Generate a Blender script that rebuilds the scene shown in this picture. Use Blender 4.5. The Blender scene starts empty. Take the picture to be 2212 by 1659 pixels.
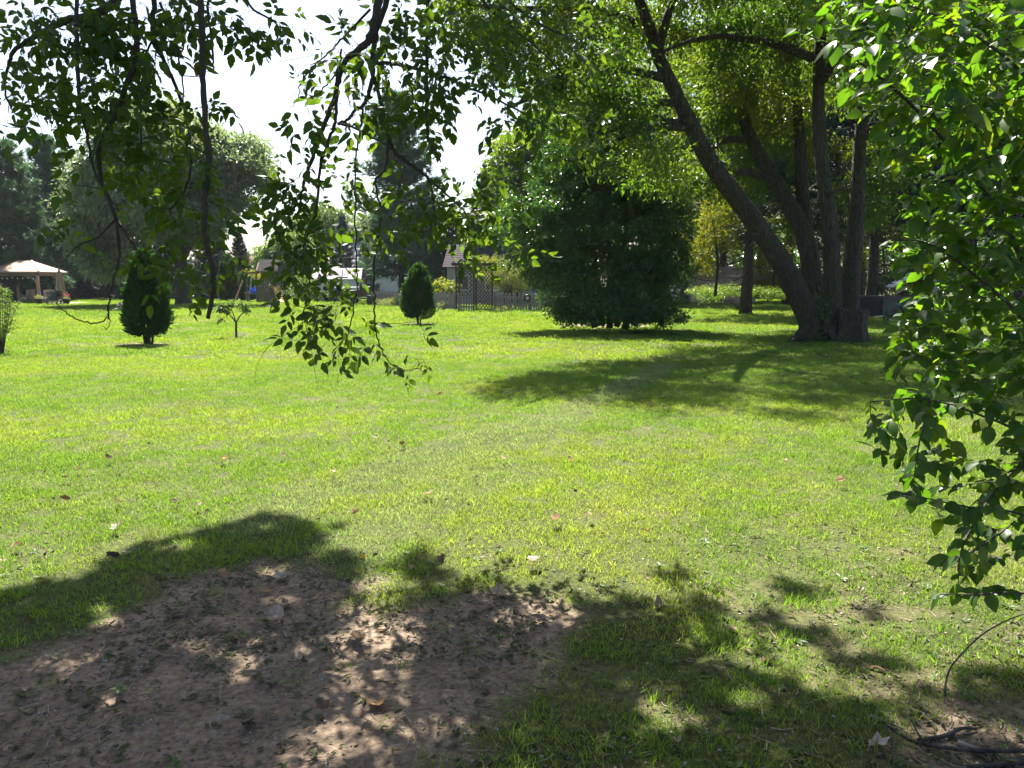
import bpy, math
import numpy as np
from mathutils import Matrix, Vector

scene = bpy.context.scene
COL = scene.collection
# ------------------------------------------------------------------ camera, sky, sun, exposure
PW, PH, PF = 2212.0, 1659.0, 1659.0            # photograph grid used for measuring, focal length in it
CAM = np.array([0.0, 0.0, 1.6])
PITCH = math.atan(221.5 / PF)
cd = bpy.data.cameras.new('camera')
cam = bpy.data.objects.new('camera', cd)
COL.objects.link(cam)
cam.location = CAM
cam.rotation_euler = (math.pi / 2 - PITCH, 0, 0)
cd.sensor_width = 36.0
cd.lens = 36.0 * PF / PW
cd.clip_start = 0.05
cd.clip_end = 2000.0
scene.camera = cam

SUN_EL = math.radians(56)
SUN_AZ = math.radians(-12)                     # from +Y towards +X
SUN = np.array([math.sin(SUN_AZ) * math.cos(SUN_EL), math.cos(SUN_AZ) * math.cos(SUN_EL), math.sin(SUN_EL)])
world = bpy.data.worlds.new('World')
scene.world = world
world.use_nodes = True
wn = world.node_tree
sky = wn.nodes.new('ShaderNodeTexSky')
sky.sky_type = 'NISHITA'
sky.sun_disc = False
sky.sun_elevation = SUN_EL
sky.sun_rotation = SUN_AZ
sky.altitude = 200
sky.air_density = 1.0
sky.dust_density = 2.5
sky.ozone_density = 1.0
wn.links.new(sky.outputs[0], wn.nodes['Background'].inputs[0])
wn.nodes['Background'].inputs[1].default_value = 0.05
sd = bpy.data.lights.new('sun', 'SUN')
sd.energy = 5.0
sd.angle = math.radians(0.53)
sd.color = (1.0, 0.95, 0.86)
so = bpy.data.objects.new('sun', sd)
COL.objects.link(so)
so.location = (0, 0, 40)
so.rotation_euler = Vector(SUN).to_track_quat('Z', 'Y').to_euler()
vs = scene.view_settings
scene.display_settings.display_device = 'sRGB'
vs.view_transform = 'Standard'
vs.look = 'None'
vs.exposure = 2.35
vs.gamma = 1.0
vs.use_curve_mapping = False
cy = scene.cycles
cy.use_denoising = True
try:
    cy.denoiser = 'OPENIMAGEDENOISE'
    cy.denoising_input_passes = 'RGB_ALBEDO_NORMAL'
except Exception:
    pass
cy.max_bounces = 8
cy.diffuse_bounces = 4
cy.glossy_bounces = 3
cy.transmission_bounces = 4
cy.sample_clamp_indirect = 6.0
cy.sample_clamp_direct = 0.0
cy.caustics_reflective = False
cy.caustics_refractive = False

# ------------------------------------------------------------------ measuring
SP, CP = math.sin(PITCH), math.cos(PITCH)
def rays(x, y):
    a = np.asarray(x, float) - PW / 2
    b = PH / 2 - np.asarray(y, float)
    dy = PF * CP + b * SP
    dz = -PF * SP + b * CP
    return np.stack([a / dy, np.ones_like(a), dz / dy], -1)
def P(x, y, d):                                 # the point seen at (x, y) that stands d metres down the garden
    return CAM + rays(x, y) * d
def hgt(x, y):
    x = np.asarray(x, float); y = np.asarray(y, float)
    return (0.02 * np.sin(x * .31 + 1.3) * np.sin(y * .27 + .4) + 0.012 * np.sin(x * .9 + y * .6) + 0.008 * np.sin(y * 1.7 - x * .5))
def G(x, y):                                    # the point of the ground seen at (x, y)
    r = rays(x, y)
    t = -CAM[2] / r[..., 2]
    for _ in range(2):
        p = CAM + r * t
        t = (hgt(p[0], p[1]) - CAM[2]) / r[..., 2]
    return CAM + r * t
def px(d):                                      # metres per photograph pixel at distance d
    return d / PF

# ------------------------------------------------------------------ noise
def _hash(ix, iy, seed):
    n = (ix.astype(np.int64) * 374761393 + iy.astype(np.int64) * 668265263 + seed * 1442695041) & 0x7fffffff
    n = ((n ^ (n >> 13)) * 1274126177) & 0x7fffffff
    n = (n ^ (n >> 16)) & 0xffff
    return n / 65535.0
def vnoise(x, y, seed=0):
    x = np.asarray(x, float); y = np.asarray(y, float)
    ix = np.floor(x); iy = np.floor(y)
    fx = x - ix; fy = y - iy
    fx = fx * fx * (3 - 2 * fx); fy = fy * fy * (3 - 2 * fy)
    ix = ix.astype(np.int64); iy = iy.astype(np.int64)
    a = _hash(ix, iy, seed); b = _hash(ix + 1, iy, seed)
    c = _hash(ix, iy + 1, seed); d = _hash(ix + 1, iy + 1, seed)
    return (a * (1 - fx) + b * fx) * (1 - fy) + (c * (1 - fx) + d * fx) * fy
def fbm(x, y, seed=0, o=4):
    s = 0; a = .5; t = 0
    for i in range(o):
        s = s + a * vnoise(x * 2 ** i + 17 * i, y * 2 ** i - 9 * i, seed + i); t += a; a *= .5
    return s / t
def sstep(a, b, x):
    t = np.clip((x - a) / (b - a), 0, 1)
    return t * t * (3 - 2 * t)

# ------------------------------------------------------------------ objects and meshes
def link(o, parent=None):
    COL.objects.link(o)
    if parent is not None:
        o.parent = parent
    return o
def tag(o, label=None, cat=None, group=None, kind=None):
    if label: o['label'] = label
    if cat: o['category'] = cat
    if group: o['group'] = group
    if kind: o['kind'] = kind
    return o
def empty(name, loc, rz=0.0, label=None, cat=None, group=None):
    o = bpy.data.objects.new(name, None)
    o.empty_display_size = .2
    o.location = [float(v) for v in loc]
    o.rotation_euler = (0, 0, rz)
    link(o)
    return tag(o, label, cat, group)
def mesh_arrays(name, V, FS, smooth=True):
    V = np.ascontiguousarray(V, np.float32)
    me = bpy.data.meshes.new(name)
    me.vertices.add(len(V))
    me.vertices.foreach_set('co', V.ravel())
    FS = [np.asarray(f, np.int32) for f in FS if len(f)]
    idx = np.concatenate([f.ravel() for f in FS])
    tot = np.concatenate([np.full(len(f), f.shape[1], np.int32) for f in FS])
    st = np.concatenate([[0], np.cumsum(tot)[:-1]]).astype(np.int32)
    me.loops.add(len(idx))
    me.loops.foreach_set('vertex_index', idx)
    me.polygons.add(len(tot))
    me.polygons.foreach_set('loop_start', st)
    me.polygons.foreach_set('use_smooth', np.full(len(tot), smooth))
    me.update(calc_edges=True)
    return me
class MB:
    """collects tubes, boxes, leaves; build() links them as one mesh object"""
    def __init__(s):
        s.V = []; s.F = {3: [], 4: []}; s.n = 0
    def add(s, V, *FS):
        V = np.asarray(V, float).reshape(-1, 3)
        for f in FS:
            f = np.asarray(f, np.int64)
            if f.size: s.F[f.shape[1]].append(f + s.n)
        s.V.append(V); s.n += len(V)
        return s
    def tube(s, pts, rad, n=6, cap=True, rough=0.0, rng=None):
        pts = np.asarray(pts, float); m = len(pts)
        rad = np.broadcast_to(np.asarray(rad, float), (m,))
        T = np.gradient(pts, axis=0)
        T /= np.linalg.norm(T, axis=1)[:, None] + 1e-9
        ref = np.array([0.0, 0, 1]) if abs(T[0, 2]) < .9 else np.array([1.0, 0, 0])
        u = np.cross(ref, T[0]); u /= np.linalg.norm(u)
        U = [u]
        for i in range(1, m):
            u = U[-1] - T[i] * np.dot(U[-1], T[i])
            U.append(u / (np.linalg.norm(u) + 1e-9))
        U = np.array(U); Wv = np.cross(T, U)
        a = np.arange(n) * 2 * math.pi / n
        r = rad[:, None] * np.ones((1, n))
        if rough and rng is not None:
            prof = 1 + rough * rng.normal(size=(1, n)) * .6 + rough * rng.normal(size=(m, n)) * .5
            r = r * prof
        V = pts[:, None] + r[..., None] * (np.cos(a)[None, :, None] * U[:, None] + np.sin(a)[None, :, None] * Wv[:, None])
        i, j = np.meshgrid(np.arange(m - 1), np.arange(n), indexing='ij')
        j2 = (j + 1) % n
        q = np.stack([i * n + j, i * n + j2, (i + 1) * n + j2, (i + 1) * n + j], -1).reshape(-1, 4)
        V = V.reshape(-1, 3)
        tri = []
        if cap:
            V = np.concatenate([V, pts[:1], pts[-1:]])
            k = np.arange(n); k2 = (k + 1) % n
            tri = np.concatenate([np.stack([k2, k, np.full(n, m * n)], 1), np.stack([(m - 1) * n + k, (m - 1) * n + k2, np.full(n, m * n + 1)], 1)])
        return s.add(V, q, tri)
    def box(s, c, size, rz=0.0, M=None):
        h = np.asarray(size, float) / 2
        v = np.array([[x, y, z] for x in (-1, 1) for y in (-1, 1) for z in (-1, 1)], float) * h
        if M is not None: v = v @ np.asarray(M).T
        if rz:
            c_, s_ = math.cos(rz), math.sin(rz)
            v = v @ np.array([[c_, s_, 0], [-s_, c_, 0], [0, 0, 1]])
        return s.add(v + np.asarray(c, float), [[0, 1, 3, 2], [4, 6, 7, 5], [0, 4, 5, 1], [2, 3, 7, 6], [0, 2, 6, 4], [1, 5, 7, 3]])
    def beam(s, p, q, w, h):
        p = np.asarray(p, float); q = np.asarray(q, float)
        d = q - p; L = np.linalg.norm(d); d /= L
        ref = np.array([0, 0, 1.0]) if abs(d[2]) < .95 else np.array([0, 1.0, 0])
        a = np.cross(ref, d); a /= np.linalg.norm(a); b = np.cross(d, a)
        return s.box((p + q) / 2, (L, w, h), M=np.stack([d, a, b], 1))
    def lathe(s, prof, n=16, c=(0, 0, 0)):
        prof = np.asarray(prof, float); m = len(prof)
        a = np.arange(n) * 2 * math.pi / n
        V = np.stack([prof[:, None, 0] * np.cos(a), prof[:, None, 0] * np.sin(a), prof[:, None, 1] + 0 * a], -1).reshape(-1, 3) + np.asarray(c, float)
        i, j = np.meshgrid(np.arange(m - 1), np.arange(n), indexing='ij'); j2 = (j + 1) % n
        return s.add(V, np.stack([i * n + j, i * n + j2, (i + 1) * n + j2, (i + 1) * n + j], -1).reshape(-1, 4))
    def prism(s, poly, z0, z1):                 # poly: list of (x, y); extruded along z
        n = len(poly); p = np.asarray(poly, float)
        V = np.concatenate([np.c_[p, np.full(n, z0)], np.c_[p, np.full(n, z1)], [[*p.mean(0), z0]], [[*p.mean(0), z1]]])
        k = np.arange(n); k2 = (k + 1) % n
        return s.add(V, np.stack([k, k2, k2 + n, k + n], 1), np.concatenate([np.stack([k2, k, np.full(n, 2 * n)], 1), np.stack([k + n, k2 + n, np.full(n, 2 * n + 1)], 1)]))
    def leaves(s, tpl, pos, X, Z, size, wid=None):
        TV, FT, FQ = tpl
        pos = np.asarray(pos, float); N = len(pos)
        if N == 0: return s
        X = X / (np.linalg.norm(X, axis=1)[:, None] + 1e-9)
        Y = np.cross(Z, X); Y /= np.linalg.norm(Y, axis=1)[:, None] + 1e-9
        Z = np.cross(X, Y)
        sz = np.broadcast_to(np.asarray(size, float), (N,))[:, None, None]
        w = sz if wid is None else np.broadcast_to(np.asarray(wid, float), (N,))[:, None, None]
        V = pos[:, None] + sz * TV[None, :, 0, None] * X[:, None] + w * TV[None, :, 1, None] * Y[:, None] + sz * TV[None, :, 2, None] * Z[:, None]
        k = len(TV)
        off = (np.arange(N) * k)[:, None, None]
        fs = [(np.asarray(f)[None] + off).reshape(-1, np.asarray(f).shape[1]) for f in (FT, FQ) if len(f)]
        return s.add(V.reshape(-1, 3), *fs)
    def mesh(s, name, smooth=False):
        V = np.concatenate(s.V)
        return mesh_arrays(name, V, [np.concatenate(s.F[k]) for k in (3, 4) if s.F[k]], smooth)
    def build(s, name, mat, parent=None, smooth=False, kind=None, label=None, loc=None):
        """world coordinates in, or coordinates about the parent when it has no transform"""
        me = s.mesh(name, smooth)
        if mat is not None: me.materials.append(mat)
        o = bpy.data.objects.new(name, me)
        link(o, parent)
        if loc is not None: o.location = [float(v) for v in loc]
        return tag(o, label, None, None, kind)
def wparent(o, parent):
    """parent keeping world coordinates (parents here only carry a location and a turn about z)"""
    o.parent = parent
    o.matrix_parent_inverse = (Matrix.Translation(parent.location) @ parent.rotation_euler.to_matrix().to_4x4()).inverted()
    return o
def wb(mb, name, mat, parent, smooth=False, kind=None, label=None):
    o = mb.build(name, mat, None, smooth, kind, label)
    return wparent(o, parent)
def place(name, me, M, parent=None):
    o = bpy.data.objects.new(name, me)
    COL.objects.link(o)
    if parent is not None: wparent(o, parent)
    o.matrix_basis = M
    return o
def frame(p, X, Z, s):
    X = X / np.linalg.norm(X); Y = np.cross(Z, X); Y /= np.linalg.norm(Y); Z = np.cross(X, Y)
    M = Matrix.Identity(4)
    for i in range(3):
        M[i][0] = X[i] * s; M[i][1] = Y[i] * s; M[i][2] = Z[i] * s; M[i][3] = p[i]
    return M
def unit(v):
    v = np.asarray(v, float)
    return v / (np.linalg.norm(v, axis=-1, keepdims=True) + 1e-9)
def rdir(rng, n):
    return unit(rng.normal(size=(n, 3)))
def spline(pts, per=6):
    """Catmull-Rom through rows (any number of columns)"""
    p = np.asarray(pts, float)
    p = np.concatenate([[2 * p[0] - p[1]], p, [2 * p[-1] - p[-2]]])
    out = []
    for i in range(1, len(p) - 2):
        t = np.linspace(0, 1, per, endpoint=False)[:, None]
        a, b, c, d = p[i - 1], p[i], p[i + 1], p[i + 2]
        out.append(.5 * ((2 * b) + (-a + c) * t + (2 * a - 5 * b + 4 * c - d) * t ** 2 + (-a + 3 * b - 3 * c + d) * t ** 3))
    return np.concatenate(out + [p[-2:-1]])
def leaf_tpl(st, w, fold=.12, curl=.15):
    V = []; n = len(st)
    for x, y in zip(st, w):
        z = -curl * x * x
        V += [[x, 0, z], [x, y, z + fold * y], [x, -y, z + fold * y]]
    V = np.array(V, float)
    T = []; Q = []
    keep = {}
    def vid(i, k):
        return i * 3 + (k if w[i] > 0 else 0)
    for i in range(n - 1):
        for k in (1, 2):
            q = [i * 3, vid(i, k), vid(i + 1, k), (i + 1) * 3]
            if k == 1: q = q[::-1]
            u = list(dict.fromkeys(q))
            (Q if len(u) == 4 else T).append(u)
    used = sorted({v for f in T + Q for v in f})
    mp = {v: i for i, v in enumerate(used)}
    return (V[used], np.array([[mp[v] for v in f] for f in T]).reshape(-1, 3), np.array([[mp[v] for v in f] for f in Q]).reshape(-1, 4))
RHOMB = (np.array([[0, 0, 0], [.45, .3, .05], [1, 0, -.08], [.45, -.3, .05]], float), np.array([[0, 2, 1], [0, 3, 2]]), np.zeros((0, 4), int))
NEEDLE = (np.array([[0, .06, 0], [0, -.06, 0], [1, 0, -.05]], float), np.array([[0, 1, 2]]), np.zeros((0, 4), int))
OVATE = leaf_tpl([0, .16, .42, .72, 1], [0, .2, .3, .22, 0], .25, .22)
LEAFLET = leaf_tpl([0, .2, .42, .56, .66, 1], [0, .2, .27, .19, .2, 0], .2, .25)

# ------------------------------------------------------------------ materials
def newmat(name):
    m = bpy.data.materials.new(name)
    m.use_nodes = True
    nt = m.node_tree
    b = nt.nodes.get('Principled BSDF')
    return m, nt, b
def N(nt, typ, **kw):
    n = nt.nodes.new(typ)
    for k, v in kw.items():
        if k.startswith('i_'):
            n.inputs[k[2:].replace('_', ' ')].default_value = v
        else:
            setattr(n, k, v)
    return n
def ramp(nt, fac, stops):
    r = nt.nodes.new('ShaderNodeValToRGB')
    el = r.color_ramp.elements
    while len(el) < len(stops): el.new(.5)
    for e, (p, c) in zip(el, stops):
        e.position = p; e.color = (*c, 1)
    nt.links.new(fac, r.inputs[0])
    return r.outputs[0]
def leafmat(name, cols, trans=.45, tgain=(1.6, 1.7, .7), rough=.42, spec=.5, coarse=None):
    """cols: list of base colours picked per leaf; the light that comes through is tgain times yellower"""
    m, nt, b = newmat(name)
    geo = N(nt, 'ShaderNodeNewGeometry')
    oi = N(nt, 'ShaderNodeObjectInfo')
    a1 = N(nt, 'ShaderNodeMath', operation='ADD'); a2 = N(nt, 'ShaderNodeMath', operation='FRACT')
    nt.links.new(geo.outputs['Random Per Island'], a1.inputs[0]); nt.links.new(oi.outputs['Random'], a1.inputs[1]); nt.links.new(a1.outputs[0], a2.inputs[0])
    c = ramp(nt, a2.outputs[0], [(i / max(1, len(cols) - 1), q) for i, q in enumerate(cols)])
    if coarse:
        tc = N(nt, 'ShaderNodeTexCoord')
        nz = N(nt, 'ShaderNodeTexNoise', i_Scale=coarse[0], i_Detail=2.0)
        nt.links.new(tc.outputs['Object'], nz.inputs['Vector'])
        f = ramp(nt, nz.outputs['Fac'], [(.4, (0, 0, 0)), (.62, (1, 1, 1))])
        mx = N(nt, 'ShaderNodeMix', data_type='RGBA')
        nt.links.new(f, mx.inputs['Factor']); nt.links.new(c, mx.inputs['A'])
        mx.inputs['B'].default_value = (*coarse[1], 1)
        c = mx.outputs['Result']
    nt.links.new(c, b.inputs['Base Color'])
    b.inputs['Roughness'].default_value = rough
    b.inputs['Specular IOR Level'].default_value = spec
    tr = N(nt, 'ShaderNodeBsdfTranslucent')
    mul = N(nt, 'ShaderNodeMix', data_type='RGBA', blend_type='MULTIPLY')
    mul.inputs['Factor'].default_value = 1
    nt.links.new(c, mul.inputs['A']); mul.inputs['B'].default_value = (*tgain, 1)
    nt.links.new(mul.outputs['Result'], tr.inputs['Color'])
    ms = N(nt, 'ShaderNodeMixShader'); ms.inputs[0].default_value = trans
    nt.links.new(b.outputs[0], ms.inputs[1]); nt.links.new(tr.outputs[0], ms.inputs[2])
    nt.links.new(ms.outputs[0], nt.nodes['Material Output'].inputs[0])
    return m
def bark(name, c1, c2, sc=6.0, stretch=.25, bump=.6, moss=None):
    m, nt, b = newmat(name)
    tc = N(nt, 'ShaderNodeTexCoord')
    mp = N(nt, 'ShaderNodeMapping'); mp.inputs['Scale'].default_value = (1, 1, stretch)
    nt.links.new(tc.outputs['Object'], mp.inputs['Vector'])
    nz = N(nt, 'ShaderNodeTexNoise', i_Scale=sc * 3, i_Detail=6.0, i_Roughness=.65)
    vo = N(nt, 'ShaderNodeTexVoronoi', feature='DISTANCE_TO_EDGE', i_Scale=sc * 2.2)
    nt.links.new(mp.outputs[0], nz.inputs['Vector']); nt.links.new(mp.outputs[0], vo.inputs['Vector'])
    c = ramp(nt, nz.outputs['Fac'], [(.3, c1), (.7, c2)])
    if moss:
        n2 = N(nt, 'ShaderNodeTexNoise', i_Scale=1.6, i_Detail=4.0)
        nt.links.new(tc.outputs['Object'], n2.inputs['Vector'])
        f = ramp(nt, n2.outputs['Fac'], [(.45, (0, 0, 0)), (.62, (.8, .8, .8))])
        mx = N(nt, 'ShaderNodeMix', data_type='RGBA')
        nt.links.new(f, mx.inputs['Factor']); nt.links.new(c, mx.inputs['A']); mx.inputs['B'].default_value = (*moss, 1)
        c = mx.outputs['Result']
    nt.links.new(c, b.inputs['Base Color'])
    b.inputs['Roughness'].default_value = .9
    ad = N(nt, 'ShaderNodeMath', operation='ADD')
    nt.links.new(nz.outputs['Fac'], ad.inputs[0])
    cr = ramp(nt, vo.outputs['Distance'], [(0, (0, 0, 0)), (.15, (1, 1, 1))])
    nt.links.new(cr, ad.inputs[1])
    bp = N(nt, 'ShaderNodeBump', i_Strength=bump, i_Distance=.07)
    nt.links.new(ad.outputs[0], bp.inputs['Height'])
    nt.links.new(bp.outputs[0], b.inputs['Normal'])
    return m
def plain(name, c, rough=.6, metal=0.0, var=.18, sc=4.0, bump=0.0, spec=.4, stretch=(1, 1, 1), coord='Object'):
    m, nt, b = newmat(name)
    tc = N(nt, 'ShaderNodeTexCoord')
    mp = N(nt, 'ShaderNodeMapping'); mp.inputs['Scale'].default_value = stretch
    nt.links.new(tc.outputs[coord], mp.inputs['Vector'])
    nz = N(nt, 'ShaderNodeTexNoise', i_Scale=sc, i_Detail=5.0, i_Roughness=.6)
    nt.links.new(mp.outputs[0], nz.inputs['Vector'])
    lo = tuple(v * (1 - var) for v in c); hi = tuple(min(1, v * (1 + var)) for v in c)
    nt.links.new(ramp(nt, nz.outputs['Fac'], [(.3, lo), (.7, hi)]), b.inputs['Base Color'])
    b.inputs['Roughness'].default_value = rough
    b.inputs['Metallic'].default_value = metal
    b.inputs['Specular IOR Level'].default_value = spec
    if bump:
        bp = N(nt, 'ShaderNodeBump', i_Strength=bump, i_Distance=.02)
        nt.links.new(nz.outputs['Fac'], bp.inputs['Height']); nt.links.new(bp.outputs[0], b.inputs['Normal'])
    return m
def wood(name, c, var=.3, sc=9.0):
    return plain(name, c, rough=.8, var=var, sc=sc, bump=.3, stretch=(1, 1, .12))

M = {}
M['bark'] = bark('bark_grey', (.028, .023, .018), (.08, .065, .048), 5, .22, .9, moss=(.045, .05, .022))
M['bark_dark'] = bark('bark_dark', (.03, .025, .02), (.075, .06, .05), 7, .3, .7)
M['twig'] = bark('twig_bark', (.026, .021, .017), (.065, .052, .042), 30, .3, .3)
M['bark_birch'] = bark('bark_birch', (.25, .25, .24), (.55, .54, .5), 9, 4.0, .2)
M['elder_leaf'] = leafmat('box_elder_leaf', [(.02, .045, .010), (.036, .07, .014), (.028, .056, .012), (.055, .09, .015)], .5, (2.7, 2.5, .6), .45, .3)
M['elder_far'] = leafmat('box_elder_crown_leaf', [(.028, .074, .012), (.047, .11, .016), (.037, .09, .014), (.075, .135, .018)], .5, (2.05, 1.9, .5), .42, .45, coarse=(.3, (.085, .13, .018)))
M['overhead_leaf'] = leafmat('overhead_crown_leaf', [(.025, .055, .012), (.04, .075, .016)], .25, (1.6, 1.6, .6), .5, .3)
M['thorn_leaf'] = leafmat('buckthorn_leaf', [(.022, .058, .010), (.04, .095, .012), (.03, .08, .012), (.06, .115, .014), (.034, .085, .012), (.085, .12, .016)], .54, (2.4, 2.3, .5), .36, .42)
M['lilac_leaf'] = leafmat('lilac_leaf', [(.03, .075, .016), (.048, .11, .022), (.036, .09, .018), (.07, .14, .028)], .36, (1.6, 1.8, .6), .3, .75)
M['maple_leaf'] = leafmat('silver_maple_leaf', [(.10, .155, .08), (.15, .21, .13), (.12, .175, .10), (.18, .23, .14)], .45, (1.5, 1.5, .9), .38, .7, coarse=(.25, (.16, .20, .09)))
M['pine'] = leafmat('pine_needle', [(.045, .10, .07), (.08, .145, .10), (.06, .12, .085)], .3, (1.3, 1.5, .9), .5, .4, coarse=(.3, (.07, .115, .05)))
M['spruce'] = leafmat('spruce_needle', [(.016, .036, .028), (.03, .055, .042), (.022, .045, .035)], .12, (1.2, 1.4, .9), .55, .35)
M['blue_spruce'] = leafmat('blue_spruce_needle', [(.04, .07, .075), (.07, .105, .115), (.055, .085, .095)], .12, (1.1, 1.2, 1), .55, .35)
M['cedar'] = leafmat('arborvitae_spray', [(.018, .05, .014), (.03, .075, .018), (.024, .06, .016)], .25, (1.6, 1.8, .6), .5, .35)
M['bright_leaf'] = leafmat('sunny_understory_leaf', [(.10, .13, .015), (.15, .17, .018), (.08, .12, .015), (.19, .17, .02)], .55, (1.7, 1.6, .5), .5, .3)
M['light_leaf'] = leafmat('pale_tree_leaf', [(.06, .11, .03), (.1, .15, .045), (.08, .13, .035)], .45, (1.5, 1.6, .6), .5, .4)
M['russet'] = leafmat('russet_leaf', [(.14, .07, .05), (.22, .13, .09), (.1, .06, .045), (.25, .18, .12)], .35, (1.4, 1.1, .8), .5, .4)
M['tall_weed'] = leafmat('tall_plant_leaf', [(.12, .17, .05), (.18, .22, .08), (.24, .24, .11), (.15, .19, .08)], .45, (1.4, 1.4, .7), .6, .3)
M['squash'] = leafmat('squash_leaf', [(.1, .13, .02), (.17, .18, .03), (.08, .12, .02)], .5, (1.5, 1.5, .5), .5, .3)
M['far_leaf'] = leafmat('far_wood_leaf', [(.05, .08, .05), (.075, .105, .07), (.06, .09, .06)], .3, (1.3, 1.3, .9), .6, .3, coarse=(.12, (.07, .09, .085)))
M['cedar_wood'] = wood('cedar_timber', (.33, .22, .14))
M['grey_wood'] = wood('weathered_timber', (.19, .175, .16))
M['arbor_wood'] = wood('dark_arbor_timber', (.062, .043, .027))
M['brown_wood'] = wood('brown_timber', (.16, .12, .09))
M['tan_metal'] = plain('tan_metal_roof', (.27, .19, .13), .5, 0, .06, 3)
M['shingle_lilac'] = plain('pale_shingle', (.25, .22, .26), .8, 0, .2, 30)
M['shingle_brown'] = plain('brown_shingle', (.05, .044, .05), .95, 0, .35, 25, spec=.1)
M['white_wall'] = plain('white_siding', (.62, .62, .62), .6, 0, .06, 2)
M['blue_wall'] = plain('blue_grey_siding', (.33, .42, .55), .6, 0, .06, 2)
M['cream_wall'] = plain('cream_siding', (.30, .28, .25), .7, 0, .06, 2)
M['tan_wall'] = plain('tan_wall', (.55, .42, .35), .7, 0, .08, 2)
M['white'] = plain('white_paint', (.75, .75, .73), .5, 0, .05, 5)
M['black'] = plain('black_metal', (.02, .02, .022), .35, .2, .2, 6, spec=.5)
M['dark_plastic'] = plain('slate_plastic', (.045, .055, .085), .4, 0, .15, 5, spec=.5)
M['dark_grey'] = plain('dark_grey_panel', (.05, .048, .046), .9, 0, .25, 5, spec=.1)
M['brown_dark'] = plain('dark_brown_paint', (.07, .05, .045), .5, 0, .2, 5)
M['blue'] = plain('blue_plastic', (.03, .09, .48), .35, 0, .1, 5, spec=.6)
M['yellow'] = plain('yellow_plastic', (.55, .4, .03), .4, 0, .1, 5, spec=.6)
M['navy'] = plain('navy_cloth', (.03, .03, .12), .8, 0, .15, 5)
M['beige'] = plain('beige_cloth', (.33, .27, .2), .9, 0, .12, 8, stretch=(1, 1, .3))
M['terracotta'] = plain('terracotta', (.30, .12, .07), .8, 0, .15, 8)
M['pot'] = plain('dark_pot', (.06, .05, .045), .6, 0, .2, 8)
M['pink'] = plain('pink_petal', (.7, .06, .2), .6, 0, .3, 20)
M['green_hose'] = plain('green_hose', (.02, .07, .05), .4, 0, .15, 8, spec=.5)
M['rubber'] = plain('rubber', (.02, .02, .02), .8, 0, .2, 10)
M['stone'] = plain('grey_stone', (.16, .15, .14), .9, 0, .35, 12, bump=.6)
M['paver'] = plain('patio_stone', (.34, .31, .28), .9, 0, .2, 5, bump=.3)
M['glass'] = plain('window_glass', (.03, .035, .04), .08, 0, .1, 2, spec=.8)
M['bulb'] = plain('bulb_glass', (.85, .85, .8), .1, 0, .02, 2, spec=.8)
M['mesh_cloth'] = plain('pale_mesh_fabric', (.55, .52, .5), .8, 0, .1, 20)
def dryleaf(name, c, c2):
    m = leafmat(name, [c, c2], .25, (1.3, 1.1, .8), .75, .25)
    nt = m.node_tree; b = nt.nodes['Principled BSDF']
    src = b.inputs['Base Color'].links[0].from_socket
    tc = N(nt, 'ShaderNodeTexCoord'); nz = N(nt, 'ShaderNodeTexNoise', i_Scale=5.0, i_Detail=5.0, i_Roughness=.7)
    nt.links.new(tc.outputs['Object'], nz.inputs['Vector'])
    f = ramp(nt, nz.outputs['Fac'], [(.32, (.38, .33, .28)), (.55, (1, 1, 1)), (.75, (1.2, 1.15, 1.1))])
    mx = N(nt, 'ShaderNodeMix', data_type='RGBA', blend_type='MULTIPLY'); mx.inputs['Factor'].default_value = 1
    nt.links.new(src, mx.inputs['A']); nt.links.new(f, mx.inputs['B']); nt.links.new(mx.outputs['Result'], b.inputs['Base Color'])
    return m
M['dry_tan'] = dryleaf('dry_leaf_tan', (.30, .235, .17), (.36, .28, .2))
M['dry_brown'] = dryleaf('dry_leaf_brown', (.13, .088, .058), (.17, .115, .078))
M['dry_dark'] = dryleaf('dry_leaf_dark', (.05, .035, .025), (.07, .05, .035))
M['dry_pale'] = dryleaf('dry_leaf_pale', (.33, .30, .27), (.42, .38, .34))
M['dry_orange'] = dryleaf('dry_leaf_orange', (.42, .23, .09), (.5, .3, .12))
M['dry_yellow'] = dryleaf('dry_leaf_yellow', (.5, .4, .05), (.55, .42, .06))
# ------------------------------------------------------------------ the ground
def poly_sd(x, y, poly):
    """signed distance to a closed polygon, positive inside"""
    x = np.asarray(x, float); y = np.asarray(y, float)
    p = np.asarray(poly, float); q = np.roll(p, -1, 0)
    d = np.full(x.shape, 1e9); ins = np.zeros(x.shape, bool)
    for (ax, ay), (bx, by) in zip(p, q):
        ex, ey = bx - ax, by - ay
        t = np.clip(((x - ax) * ex + (y - ay) * ey) / (ex * ex + ey * ey + 1e-12), 0, 1)
        d = np.minimum(d, np.hypot(x - ax - t * ex, y - ay - t * ey))
        c = ((ay > y) != (by > y)) & (x < (bx - ax) * (y - ay) / (by - ay + 1e-12) + ax)
        ins ^= c
    return np.where(ins, d, -d)
def line_d(x, y, pl):
    d = np.full(np.shape(x), 1e9)
    for (ax, ay), (bx, by) in zip(pl[:-1], pl[1:]):
        ex, ey = bx - ax, by - ay
        t = np.clip(((x - ax) * ex + (y - ay) * ey) / (ex * ex + ey * ey), 0, 1)
        d = np.minimum(d, np.hypot(x - ax - t * ex, y - ay - t * ey))
    return d
def gxy(pts):
    return [tuple(G(a, b)[:2]) for a, b in pts]
DIRT = gxy([(-150, 1520), (40, 1425), (170, 1345), (310, 1290), (440, 1248), (560, 1232), (690, 1240), (800, 1268), (900, 1278), (1010, 1276),
            (1120, 1300), (1230, 1352), (1215, 1420), (1130, 1470), (1100, 1540), (1060, 1659)]) + [(-.15, 1.6), (-.2, .4), (-3.2, .3), (-3.4, 1.9)]
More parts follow.
